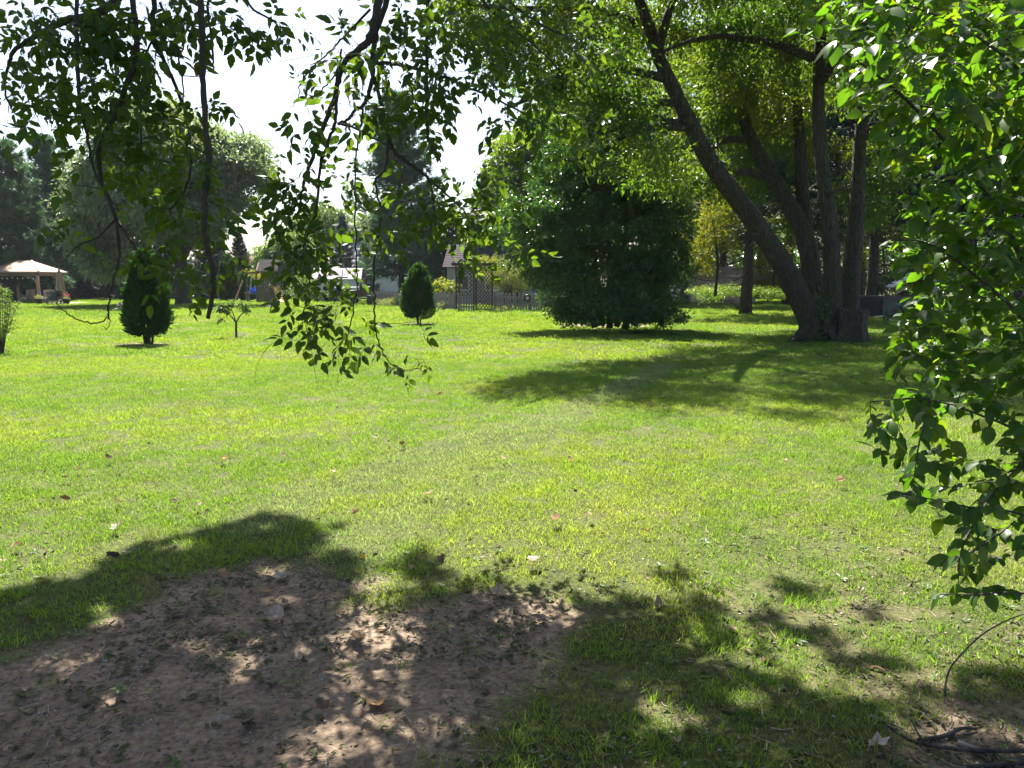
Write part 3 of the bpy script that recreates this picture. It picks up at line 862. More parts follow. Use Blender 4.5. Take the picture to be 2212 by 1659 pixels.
# --- the old box elder with several trunks
def thin(l, k=.8):
    l = l.copy(); l[:, 3] *= np.linspace(1, k, len(l)) * .86; return l
BE = [TR([(1752, 735, 20.6, .42), (1750, 700, 20.6, .38), (1722, 635, 20.5, .36), (1672, 545, 20.3, .34), (1610, 455, 20.2, .31), (1530, 345, 20, .28), (1475, 235, 19.8, .25), (1425, 130, 19.6, .22), (1395, 40, 19.3, .18), (1350, -80, 19, .13), (1310, -200, 18.6, .07)]),
      TR([(1772, 725, 21.6, .34), (1758, 620, 22, .32), (1738, 510, 22.4, .30), (1690, 415, 22.8, .27), (1640, 335, 23.2, .25), (1612, 270, 23.4, .22), (1585, 150, 23.8, .18), (1560, 20, 24, .14), (1530, -150, 24, .07)]),
      TR([(1770, 720, 22, .30), (1748, 560, 22.6, .26), (1734, 420, 23, .23), (1728, 300, 23.3, .20), (1718, 150, 23.6, .16), (1712, -40, 24, .10), (1705, -180, 24, .05)]),
      TR([(1797, 732, 20.5, .36), (1796, 690, 20.5, .30), (1797, 600, 20.6, .29), (1792, 480, 20.7, .26), (1776, 370, 20.9, .24), (1768, 250, 21, .22), (1770, 120, 21.1, .2), (1782, -40, 21.2, .15), (1800, -220, 21.3, .07)]),
      TR([(1830, 715, 21.6, .36), (1836, 620, 21.8, .31), (1846, 520, 22, .29), (1852, 420, 22.2, .26), (1858, 300, 22.4, .22), (1870, 150, 22.6, .18), (1885, -40, 22.8, .13), (1900, -200, 23, .06)])]
BE = [thin(l) for l in BE]
BX = [TR([(1433, 168, 19.6, .11), (1372, 154, 19.2, .10), (1313, 154, 18.7, .085), (1247, 177, 18, .07), (1180, 200, 17.2, .05), (1090, 235, 16.5, .03)]),
      TR([(1457, 222, 19.7, .10), (1415, 223, 19.4, .08), (1380, 246, 19, .065), (1330, 280, 18.6, .045), (1250, 300, 18, .025)]),
      TR([(1490, 275, 19.9, .12), (1413, 275, 19.4, .10), (1347, 293, 18.8, .085), (1297, 330, 18.3, .06), (1213, 350, 17.6, .035)]),
      TR([(1372, 50, 19.2, .12), (1313, 25, 18.4, .10), (1247, 20, 17.6, .08), (1116, 18, 16, .06), (1000, 8, 14, .035)]),
      TR([(1755, 125, 21, .13), (1680, 97, 20.6, .11), (1610, 84, 20.2, .095), (1547, 78, 19.8, .08), (1463, 98, 19.3, .05), (1400, 130, 19, .025)]),
      TR([(1610, 300, 23.3, .12), (1557, 306, 22.6, .1), (1520, 345, 22, .075), (1490, 395, 21.5, .05), (1440, 440, 21, .025)]),
      TR([(1672, 395, 22.9, .13), (1620, 372, 22.4, .11), (1580, 380, 22, .08), (1500, 430, 21.4, .04)]),
      TR([(1420, 120, 19.5, .12), (1440, 40, 19.2, .1), (1480, -60, 19, .07), (1540, -180, 18.6, .04)]),
      TR([(1770, 180, 21, .13), (1860, 60, 20.4, .1), (1980, -60, 19.6, .07), (2100, -150, 18.8, .04)])]
BX += [TR([(1478, 262, 19.9, .09), (1450, 262, 19.7, .075), (1424, 252, 19.6, .06), (1417, 245, 19.55, .05)]), TR([(1740, 560, 20.4, .05), (1752, 530, 20.2, .035), (1772, 516, 20.1, .015)]), TR([(1790, 420, 20.6, .06), (1815, 408, 20.5, .03), (1838, 398, 20.4, .012)])]
BEE = [E(1500, 130, 220, 90, 27, 2.2, .9), E(1750, 160, 180, 100, 27.5, 2.2, .9), E(1280, 200, 130, 80, 28, 2, .9), E(1620, 260, 120, 80, 28, 2, .7), E(1230, 110, 190, 110, 17.5, 2.2), E(1430, 40, 180, 80, 21.5, 2.), E(1620, 110, 150, 110, 22, 2.5), E(1830, 60, 200, 110, 21, 3), E(1280, 235, 160, 70, 18.5, 1.5, 1.2),
       E(1560, 220, 110, 90, 23.5, 2), E(1690, 270, 110, 100, 24.5, 2), E(1110, 40, 140, 60, 16, 1.8), E(1440, 370, 110, 70, 21, 1.3, 1.2), E(1590, 400, 80, 70, 24.5, 1.3), E(2020, 130, 170, 150, 21.5, 3),
       E(1330, 310, 130, 50, 18, 1.2), E(1710, 490, 40, 60, 22.5, .8, .7), E(1880, 400, 80, 90, 24, 1.5),
       E(1300, -170, 320, 150, 18, 3.5, .6), E(1650, -230, 330, 150, 19.5, 4, .5), E(2000, -180, 260, 150, 19, 3.5, .5), E(1480, -90, 240, 70, 17, 2.2, .7), E(1750, -100, 240, 80, 17, 2.2, .7), E(1120, -90, 150, 70, 16, 2, .6)]
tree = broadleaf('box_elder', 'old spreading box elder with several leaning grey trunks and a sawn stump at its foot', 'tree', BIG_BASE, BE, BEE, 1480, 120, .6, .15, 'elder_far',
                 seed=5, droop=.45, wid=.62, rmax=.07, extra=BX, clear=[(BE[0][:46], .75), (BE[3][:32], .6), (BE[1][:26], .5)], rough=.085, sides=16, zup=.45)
rng = np.random.default_rng(8)
# sawn stump and root flare of the same tree
cb = P(1838, 728, 20.3); cb[2] = 0
prof = []
n = 22; a = np.arange(n) * 2 * math.pi / n
V = []; lev = [(-.05, .52), (.1, .46), (.3, .40), (.55, .38), (.78, .41), (.84, .39)]
wob = 1 + .12 * rng.normal(size=n) + .1 * np.cos(a * 5)
for z, r in lev:
    V.append(np.stack([cb[0] + r * wob * (1 + .03 * rng.normal(size=n)) * np.cos(a), cb[1] + r * wob * np.sin(a), z + (.06 * np.sin(a * 2 + 1) + .03 * rng.normal(size=n) if z > .7 else 0 * a)], 1))
V = np.concatenate(V); q = np.array([[i * n + j, i * n + (j + 1) % n, (i + 1) * n + (j + 1) % n, (i + 1) * n + j] for i in range(5) for j in range(n)])
top = np.array([[5 * n + j, 5 * n + (j + 1) % n, 6 * n] for j in range(n)])
wb(MB().add(np.concatenate([V, [[cb[0], cb[1], .78]]]), q, top), 'stump', M['bark'], tree, False, label='sawn off stump among the trunks')
mb = MB()
for k in range(15):
    b = rng.uniform(0, 6.283); c = [P(1752, 730, 20.6), P(1797, 732, 20.5), P(1835, 725, 20.8), P(1775, 725, 20.4)][k % 4]; c[2] = 0
    L = rng.uniform(.15, .5); o = np.array([math.cos(b), math.sin(b), 0])
    mb.tube(spline([c + o * .12 + [0, 0, .42], c + o * .36 + [0, 0, .16], c + o * (.4 + L * .5) + [0, 0, .04], c + o * (.4 + L) + [0, 0, -.05]], 4), np.linspace(.13, .025, 13), 7, rough=.1, rng=rng)
wb(mb, 'root_flare', M['bark'], tree, True, 'stuff')
# leafy suckers between the trunks
mb = MB(); c = P(1772, 690, 20.2)
puff(mb, rng, c + rng.normal(0, 1, (16, 3)) * [.1, .1, .3], 14, .16, .09, RHOMB, .2, 1, .6)
wb(mb, 'sucker_leaves', M['lilac_leaf'], tree, False, 'stuff')

# --- the dark lilac
LB = [TR([(1285 + 16 * k, 708 - (k % 2) * 5, 25.1 + .3 * (k % 3), .11), (1270 + 24 * k, 640, 25.2 + .15 * k, .085), (1255 + 31 * k, 560, 25.5, .07), (1235 + 40 * k, 470 - (k % 2) * 30, 25.5, .05)], 4) for k in range(5)]
LE = [E(1195, 400, 45, 65, 25.2, .9, .8), E(1345, 325, 55, 55, 25.4, 1.0, .8), E(1105, 490, 40, 75, 25, 1, .8), E(1455, 470, 40, 60, 25.6, .9, .6), E(1255, 320, 40, 50, 25.6, .8, .5), E(1310, 500, 150, 130, 25.5, 2.2, 1.2), E(1230, 460, 110, 110, 25.2, 1.8), E(1400, 510, 90, 110, 25.3, 1.8), E(1330, 390, 120, 85, 25.6, 1.9, 1.3), E(1275, 345, 110, 55, 25.6, 1.5), E(1390, 390, 100, 75, 25.8, 1.5), E(1190, 520, 75, 90, 25, 1.5), E(1440, 590, 55, 75, 25, 1.4),
      E(1215, 610, 70, 80, 24.8, 1.4), E(1400, 630, 75, 60, 24.7, 1.3), E(1300, 600, 110, 70, 24.5, 1.3), E(1130, 470, 35, 50, 25, .8), E(1235, 678, 50, 26, 24.4, 1.2, 1.6), E(1425, 672, 55, 26, 24.4, 1.2, 1.6), E(1310, 668, 100, 32, 23.7, .9, 3.5), E(1250, 640, 60, 40, 24, 1, 1.5), E(1385, 650, 60, 40, 24, 1, 1.5), E(1150, 560, 40, 60, 25, 1), E(1240, 350, 70, 50, 25.6, 1.3)]
broadleaf('lilac_bush', 'huge rounded dark green bush standing in its own ring of bare soil', 'bush', BUSH_BASE, LB, LE, 1250, 120, .36, .105, 'lilac_leaf', 'bark_dark', seed=21, droop=.3, wid=.85, rmax=.04, shell=.25, sag=.03, zup=.4)

# --- silver maple behind the garden
b = G(397, 658); d = b[1]
ML = [TR([(397, 662, d, .62), (393, 600, d, .48), (385, 520, d, .40), (370, 430, d, .3), (340, 330, d, .18), (330, 270, d, .08)]), TR([(390, 560, d, .36), (440, 470, d, .26), (500, 400, d - 1, .16), (545, 370, d - 1, .07)]),
      TR([(388, 545, d, .34), (320, 480, d - 1, .24), (250, 430, d - 2, .15), (190, 420, d - 2, .07)])]
ME = [E(335, 300, 130, 75, d, 4, 1.3), E(250, 410, 100, 80, d, 4), E(440, 350, 90, 70, d, 4), E(515, 340, 62, 50, d, 3), E(550, 380, 36, 36, d, 2), E(340, 440, 130, 70, d - 2, 4), E(195, 500, 50, 60, d - 2, 3), E(440, 470, 60, 60, d, 3),
      E(230, 560, 50, 40, d - 2, 2.5), E(490, 430, 40, 30, d, 2.5)]
broadleaf('silver_maple', 'tall round silvery green maple with a thick dark trunk, spreading over the dark hedge', 'tree', b, ML, ME, 760, 120, .95, .36, 'maple_leaf', 'bark_dark', seed=31, droop=.4, wid=.6, rmax=.1, shell=.4)

# --- pines and spruces
pineA = conifer_meshes(41, 12.5, 3.5, .6, 190, 62, .42, 8, .24, .18, .25, 1.2, .4, .62)
pineB = conifer_meshes(42, 13.5, 3.2, 1.6, 160, 60, .44, 8, .22, .25, .3, 1.2, .5, .55)
spruceA = conifer_meshes(43, 10.0, 2.6, .2, 210, 52, .32, 7, .17, -.02, .12, 1.5, .3, .85)
spruceT = conifer_meshes(44, 17.0, 3.6, 4.6, 190, 56, .40, 7, .26, -.05, .3, 1.3, .35, .6, dead=34)
def cbase(x, d):
    p = P(x, 620, d); p[2] = hgt(p[0], p[1]); return p
GP = 'pines at the edge of the garden'
for i, (x, d, s, me, lab) in enumerate((
        (28, 61, .98, pineA, 'tall bluish pine rising directly behind the tan roofed gazebo'),
        (112, 66, .98, pineB, 'narrow pine with a feathery top between gazebo pine and silver maple'),
        (-60, 58, 1.0, pineB, 'pine at the very edge of the picture beyond the gazebo'),
        (868, 63, 1.19, pineB, 'tall lone pine with an upswept top standing against the white sky'),
        (925, 64, .66, pineA, 'dark bushy pine behind the picket fence beside the clipped arborvitae'))):
    conifer('pine_tree', me, cbase(x, d), i * 1.3, s, lab, 'pine tree', 'pine', group=GP)
GS = 'dark spruces in the row beyond the lawn'
for i, (x, d, s, lab) in enumerate(((70, 70, .75, 'dark spruce half hidden behind the gazebo roof'), (150, 69, .9, 'dark spruce just past the closed patio umbrella'), (205, 72, 1.0, 'tall dark spruce in the shady row between umbrella and fire pit'), (262, 68, .85, 'dark spruce straight behind the small heap of firewood'),
        (318, 71, .95, 'dark spruce directly behind the tallest arborvitae'), (360, 68, .7, 'low dark spruce beside the silver maple trunk towards the gazebo'), (452, 70, .8, 'dark spruce beside the maple trunk towards the columnar cedars'), (480, 72, .6, 'small dark spruce behind the close pair of columnar cedars'), (520, 74, .62, 'small dark spruce under the russet tree'))):
    conifer('spruce_tree', spruceA, cbase(x, d), i * 2.1, s, lab, 'spruce tree', 'spruce', group=GS)
conifer('spruce_tree', spruceA, cbase(744, 76), 1, .78, 'blue grey spruce rising beyond the pale shed', 'spruce tree', 'blue_spruce')
conifer('spruce_tree', spruceA, cbase(792, 80), 2, .62, 'small blue spruce just beside the larger one beyond the shed', 'spruce tree', 'blue_spruce')
conifer('spruce_tree', spruceA, cbase(1058, 58), 2.2, 1.02, 'pointed blue grey spruce behind the house with the brown roof', 'spruce tree', 'blue_spruce')
conifer('spruce_tree', spruceA, cbase(980, 62), .7, .75, 'low dark spruce between the pine and the house roof', 'spruce tree', 'spruce')
GT = 'tall bare trunked spruces behind the box elder'
for i, (x, d, s, lab) in enumerate((
        (1612, 37, 1.0, 'spruce with a straight dark trunk seen between the dark bush and the leaning box elder'),
        (1886, 36, .98, 'dark spruce trunk standing just beyond the grey box and the box elder stump'),
        (1966, 40, 1.05, 'spruce trunk rising behind the slanted garden swing canopy'),
        (1700, 52, 1.1, 'spruce half hidden behind the leaning trunks of the box elder'),
        (2085, 37, 1.05, 'spruce mostly hidden behind the glossy leaved shrub'),
        (1480, 54, 1.05, 'tall spruce top showing above the dark rounded bush'),
        (1330, 58, 1.12, 'spruce farther behind the dark bush with sky beside it'),
        (1800, 58, 1.2, 'spruce seen in the gap between two upright box elder trunks'),
        (1560, 62, 1.15, 'farthest spruce in the shade behind the tan garage'),
        (1950, 56, 1.15, 'spruce in the back row behind the garden swing'),
        (2200, 48, 1.1, 'spruce at the picture edge behind the glossy leaved shrub'),
        (1230, 62, .92, 'slim spruce rising over the edge of the dark bush'))):
    conifer('spruce_tree', spruceT, cbase(x, d), i * 1.7 + .4, s, lab, 'spruce tree', 'spruce', group=GT)
# birch by the swing
b = cbase(2018, 38)
broadleaf('birch_tree', 'slim pale barked birch beside the dark trunks near the garden swing', 'tree', b, [TR([(2018, 655, 38, .17), (2016, 560, 38, .16), (2020, 440, 38, .14), (2026, 250, 38, .1), (2030, 60, 38, .05)])],
          [E(2030, 200, 110, 140, 38, 2.5)], 110, 60, .8, .16, 'light_leaf', 'bark_birch', seed=51)

# --- sunlit small maples under the box elder
for x, d, w, hh, lab, sd_ in ((1545, 33, 1.0, 1.0, 'young yellow green maple glowing in the sun beside the dark bush', 61), (1668, 46, 1.3, 1.0, 'sunlit yellowish sapling behind the leaning box elder trunk', 62), (1905, 50, 1.3, 1.2, 'pale green young tree in the light beyond the swing', 63)):
    b = cbase(x, d); k = px(d)
    broadleaf('young_maple', lab, 'tree', b, [TR([(x, 640, d, .07), (x + 5, 560, d, .06), (x - 5, 480, d, .05), (x + 8, 380, d, .02)])],
              [E(x - 10, 500, 75 * w, 60, d, 1.6), E(x + 20, 420, 70 * w, 60, d, 1.6), E(x - 30, 560, 50 * w, 30, d, 1.2)], 110, 60, .5, .15, 'bright_leaf', 'bark', seed=sd_, droop=.5, wid=.6, rmax=.03)
# --- bright shrub by the far garage, ground cover there
def shrub(name, label, cat, base, ells, n, per, rad, size, leaf, seed, group=None, droop=.3, wid=.7, stems=5):
    rng = np.random.default_rng(seed)
    c = np.array(ells[0][0]); b = np.array(base, float)
    tl = [np.c_[spline([b + [rng.normal(0, .1), rng.normal(0, .1), -.05], b + (c - b) * .5 + rng.normal(0, .15, 3), c + rng.normal(0, .3, 3) * np.array(ells[0][1])], 3), np.linspace(.03, .01, 7)] for _ in range(stems)]
    root = empty(name, base, 0, label, cat, group)
    tg = sample_ells(rng, ells, n, .4); tg[:, 2] = np.maximum(tg[:, 2], .06)
    mb = MB()
    for l in tl: mb.tube(l[:, :3], l[:, 3], 5)
    attach(mb, rng, tl, tg, .05, .015, .004, 4)
    wb(mb, 'stems', M['twig'], root, True, 'stuff')
    wb(puff(MB(), rng, tg, per, rad, size, RHOMB, droop, 1, wid, .5), 'leaves', M[leaf], root, False, 'stuff')
    return root
shrub('sunny_shrub', 'bright yellow green shrub in full sun between spruce trunk and leaning box elder', 'shrub', cbase(1660, 58), [E(1655, 606, 46, 30, 58, 1.4), E(1640, 620, 40, 20, 57, 1.2)], 120, 40, .3, .14, 'bright_leaf', 71)
shrub('ivy_mound', 'low dark green ground plants round the foot of the far spruce', 'ground plants', cbase(1600, 43), [E(1560, 628, 80, 10, 42, 1.5), E(1660, 634, 50, 10, 42, 1.2), E(1530, 640, 30, 12, 38, 1)], 260, 34, .22, .1, 'elder_far', 72)
shrub('pampas_clump', 'tall feathery yellow green plants filling the fenced garden', 'garden plants', cbase(1095, 46), [E(1095, 600, 45, 34, 46, 1.2), E(1075, 590, 30, 36, 47, 1), E(1130, 605, 30, 28, 46, 1.)], 260, 30, .26, .22, 'tall_weed', 73, droop=-.9, wid=.14, stems=14)
shrub('squash_vine', 'yellow green squash leaves sprawling behind the pickets', 'garden plants', cbase(960, 46.5), [E(960, 622, 34, 12, 46.5, .8), E(950, 612, 20, 8, 47, .7)], 60, 22, .2, .2, 'squash', 74)
shrub('russet_shrub', 'rounded russet brown tree beyond the playset', 'tree', cbase(533, 88), [E(532, 578, 34, 24, 88, 1.8), E(545, 590, 25, 18, 88, 1.4)], 150, 40, .4, .26, 'russet', 75)
shrub('yellow_shrub', 'pale yellow green shrub under the russet tree by the playset', 'shrub', cbase(545, 72), [E(540, 600, 26, 14, 72, 1.2), E(528, 615, 16, 16, 72, 1)], 80, 36, .3, .2, 'bright_leaf', 76)
shrub('viburnum', 'leafy green shrub between the shed and the hanging twigs', 'shrub', cbase(655, 66), [E(660, 620, 45, 30, 66, 1.4)], 110, 40, .4, .2, 'light_leaf', 77)
shrub('boat_side_shrub', 'low green plants against the pale shed wall', 'shrub', cbase(705, 60), [E(706, 640, 26, 14, 60, .8)], 60, 30, .25, .16, 'light_leaf', 78)
shrub('fence_weeds', 'straggly plants growing along the foot of the pickets', 'plants', cbase(860, 52), [E(850, 652, 42, 7, 50, .7), E(960, 660, 25, 5, 44, .4), E(1110, 668, 60, 5, 41.8, .3)], 150, 14, .16, .12, 'tall_weed', 79, droop=-.3, wid=.35)
shrub('hedge', 'long dark hedge closing the shady side of the garden beyond the maple', 'hedge', cbase(330, 74), [E(40, 628, 110, 32, 73, 1.2), E(200, 620, 120, 40, 74, 1.4), E(350, 622, 120, 38, 74, 1.3), E(480, 630, 90, 28, 72, 1.2), E(560, 636, 60, 20, 78, 1.2)], 620, 50, .6, .34, 'spruce', 92, stems=12)
shrub('hedge', 'shady belt of bushes beyond the spruce trunks and garage', 'bushes', cbase(1700, 72), [E(1480, 600, 120, 45, 76, 1.6), E(1700, 590, 150, 60, 72, 1.6), E(1950, 590, 160, 60, 70, 1.6), E(2150, 590, 160, 60, 66, 1.6), E(1560, 520, 140, 60, 77, 1.5), E(1820, 510, 150, 70, 74, 1.5), E(2060, 510, 150, 70, 72, 1.5)], 1000, 60, .65, .38, 'lilac_leaf', 93, stems=12)
# pale trees in the distance
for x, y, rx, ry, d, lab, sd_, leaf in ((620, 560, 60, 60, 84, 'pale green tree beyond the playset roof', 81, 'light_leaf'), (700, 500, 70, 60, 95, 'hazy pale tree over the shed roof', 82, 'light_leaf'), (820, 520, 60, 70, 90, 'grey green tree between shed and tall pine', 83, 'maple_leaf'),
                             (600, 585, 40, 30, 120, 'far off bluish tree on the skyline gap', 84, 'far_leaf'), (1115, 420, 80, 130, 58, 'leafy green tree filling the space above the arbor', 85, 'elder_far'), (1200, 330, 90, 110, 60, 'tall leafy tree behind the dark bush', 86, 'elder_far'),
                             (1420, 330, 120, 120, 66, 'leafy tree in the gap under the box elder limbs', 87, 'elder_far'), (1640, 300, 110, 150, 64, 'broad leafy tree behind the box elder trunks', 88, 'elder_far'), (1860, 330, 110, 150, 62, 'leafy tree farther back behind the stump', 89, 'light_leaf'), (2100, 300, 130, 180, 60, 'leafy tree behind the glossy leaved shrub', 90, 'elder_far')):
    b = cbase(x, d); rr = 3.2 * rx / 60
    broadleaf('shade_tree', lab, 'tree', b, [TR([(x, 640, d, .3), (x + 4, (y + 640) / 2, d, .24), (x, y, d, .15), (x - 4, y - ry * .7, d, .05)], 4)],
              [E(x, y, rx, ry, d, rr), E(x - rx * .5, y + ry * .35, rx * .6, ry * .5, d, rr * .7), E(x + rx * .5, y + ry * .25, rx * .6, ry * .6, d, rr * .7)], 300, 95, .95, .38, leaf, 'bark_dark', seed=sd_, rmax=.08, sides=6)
# far wood that reads as one mass
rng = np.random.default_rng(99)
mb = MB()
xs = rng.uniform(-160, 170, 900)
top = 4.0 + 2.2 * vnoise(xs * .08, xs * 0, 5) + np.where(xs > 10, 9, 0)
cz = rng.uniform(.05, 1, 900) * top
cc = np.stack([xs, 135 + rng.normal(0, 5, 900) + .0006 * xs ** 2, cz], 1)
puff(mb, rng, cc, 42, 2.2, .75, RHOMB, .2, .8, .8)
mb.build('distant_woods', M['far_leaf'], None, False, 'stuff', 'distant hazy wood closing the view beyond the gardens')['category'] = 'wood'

# --- clipped arborvitae
GA = 'arborvitae standing on the lawn'
arborvitae('arborvitae', 'tallest dark arborvitae on the open lawn, pointed top and bare stems at its foot', CED1, 2.28, .94, 4, GA, .22)
arborvitae('arborvitae', 'rounder dark arborvitae in front of the picket fence beside the lattice arbor', CED2, 2.12, 1.04, 9, GA, .2, .12)
GC = 'narrow columnar cedars behind the young tree'
for x, y0, y1, d, lab in ((484, 652, 571, 64, 'shorter narrow dark cedar of the close pair beyond the young tree'), (496, 652, 558, 66, 'tallest pointed dark cedar near the russet tree'), (502, 652, 566, 64, 'dark cedar standing against the tallest pointed one'), (527, 652, 592, 64, 'lone small pointed cedar by the swing frame leg'), (540, 650, 600, 65, 'small dark cedar directly behind the blue swing seat')):
    p = cbase(x, d)
    arborvitae('columnar_cedar', lab, p, (y0 - y1) * px(d) * .98, 12 * px(d) * 1.5, int(x), GC, .05)

# --- young orchard tree, sapling at the picture edge, low sapling under the hanging twigs
d = YT[1]
YL = [TR([(511, 732, d, .035), (510, 712, d, .03), (510, 696, d, .028)], 4), TR([(510, 697, d, .022), (498, 682, d, .018), (482, 671, d + .1, .012), (471, 664, d + .1, .006)], 4), TR([(510, 697, d, .02), (506, 684, d - .1, .015), (500, 668, d - .1, .01), (497, 655, d, .005)], 4),
      TR([(510, 696, d, .022), (519, 682, d, .016), (530, 670, d, .012), (536, 660, d, .006)], 4)]
YE = [E(482, 664, 16, 14, d, .2), E(495, 660, 14, 14, d, .2), E(524, 660, 13, 11, d, .2), E(535, 668, 9, 9, d, .15), E(476, 688, 8, 6, d, .1), E(474, 652, 6, 10, d, .1)]
broadleaf('young_tree', 'slender young fruit tree with three forking limbs and sparse leaves on the lawn', 'tree', YT, YL, YE, 58, 14, .09, .105, 'light_leaf', 'twig', seed=101, droop=.5, wid=.55, rmax=.006, sides=7)
b = G(2, 764); d = b[1]
SL = [TR([(2 + k * 1.5, 766, d, .013), (4 + 3 * k, 720, d, .01), (6 + 5 * k, 670, d, .007), (4 + 7 * k, 625, d, .003)], 4) for k in range(-2, 4)]
SE = [E(10, 680, 26, 42, d, .35), E(5, 640, 14, 26, d, .25), E(30, 670, 14, 26, d, .25), E(14, 715, 18, 20, d, .25)]
broadleaf('sapling', 'small upright sapling cut off by the edge of the picture', 'tree', b, SL, SE, 95, 8, .08, .07, 'light_leaf', 'twig', seed=103, droop=.1, wid=.6, rmax=.006, sides=6)
b = G(704, 716); d = b[1]
broadleaf('sapling', 'low bushy sapling on the lawn behind the hanging leaf clusters', 'tree', b, [TR([(704, 718, d, .025), (703, 700, d, .02), (700, 680, d, .012), (700, 655, d, .005)], 4)], [E(700, 670, 34, 20, d, .4), E(690, 690, 20, 10, d, .3)], 80, 12, .09, .07, 'light_leaf', 'twig', seed=104, rmax=.008, sides=6)
# ------------------------------------------------------------------ the tree overhead whose branches hang into the picture
def join_tpl(parts):
    V = []; T = []; Q = []; n = 0
    for v, t, q in parts:
        V.append(v); T.append(np.asarray(t).reshape(-1, 3) + n); Q.append(np.asarray(q).reshape(-1, 4) + n); n += len(v)
    return np.concatenate(V), np.concatenate(T), np.concatenate(Q)
def compound(seed):
    """a box elder leaf: three or five toothed leaflets on one stalk, along +X"""
    r = np.random.default_rng(seed)
    L = .15; parts = []
    s = np.linspace(0, 1, 5)
    rp = np.stack([s * L, .008 * r.normal() * s * s, -.03 * s * s], 1)
    rb = MB().tube(rp, np.linspace(.0016, .0008, 5), 3, cap=False)
    parts.append((np.concatenate(rb.V), np.zeros((0, 3), int), np.concatenate(rb.F[4])))
    def lf(at, ang, size, w, tilt):
        p = np.array([np.interp(at, s, rp[:, k]) for k in range(3)])
        X = np.array([[math.cos(ang), math.sin(ang), -.35 + r.normal(0, .2)]])
        Z = np.array([[-.2 + r.normal(0, .25), tilt + r.normal(0, .3), 1.0]])
        m = MB().leaves(LEAFLET, p[None] + X * .006, X, Z, [size], [size * w])
        parts.append((np.concatenate(m.V), np.concatenate(m.F[3]) if m.F[3] else np.zeros((0, 3), int), np.concatenate(m.F[4]) if m.F[4] else np.zeros((0, 4), int)))
    lf(1, r.normal(0, .15), .092 * r.uniform(.85, 1.15), 1.05, 0)
    for at in ((.62,) if seed % 3 == 0 else (.48, .82)):
        for sg in (1, -1):
            lf(at, sg * r.uniform(.75, 1.15), .078 * r.uniform(.75, 1.15), .95, sg * .3)
    return join_tpl(parts)
CL = [compound(500 + i) for i in range(7)]
CLM = []
for i, (v, t, q) in enumerate(CL):
    me = mesh_arrays('compound_leaf', v, [t, q], False); me.materials.append(M['elder_leaf']); CLM.append(me)

near_tree = empty('shade_tree', (-5.4, 1.2, 0), 0, 'overhanging shade tree whose dark drooping branches and leaf clusters hang down across the bright sky', 'tree')
rng = np.random.default_rng(77)
trunk = spline([[-5.4, 1.2, -.1, .36], [-5.35, 1.3, 1.5, .27], [-5.2, 1.5, 3.2, .24], [-4.9, 1.8, 5.0, .2], [-4.6, 2.2, 7.5, .13], [-4.4, 2.4, 9.5, .05]], 5)
wb(MB().tube(trunk[:, :3], trunk[:, 3], 12, rough=.06, rng=rng), 'trunk', M['bark'], near_tree, True)
limbs = [spline([[-5.1, 1.6, 3.9, .16], [-4.0, 3.2, 5.1, .13], [-2.4, 4.6, 5.7, .11], [-.8, 5.3, 5.75, .085], [.9, 5.9, 5.5, .06], [2.2, 6.4, 5.0, .025]], 5),
         spline([[-4.9, 1.9, 5.2, .13], [-3.2, 4.4, 6.6, .11], [-1.0, 6.6, 7.4, .085], [1.4, 7.4, 7.5, .06], [3.4, 7.2, 7.0, .025]], 5),
         spline([[-5.15, 1.5, 3.6, .12], [-4.6, 3.6, 4.9, .09], [-3.9, 5.4, 5.2, .06], [-3.0, 6.6, 5.0, .025]], 5),
         spline([[-4.8, 2.0, 6.0, .1], [-2.6, 1.6, 6.6, .085], [-.2, 1.6, 6.7, .06], [2.0, 2.2, 6.2, .025]], 5)]
for l in limbs:
    wb(MB().tube(l[:, :3], l[:, 3], 8, rough=.05, rng=rng), 'limb', M['bark'], near_tree, True)
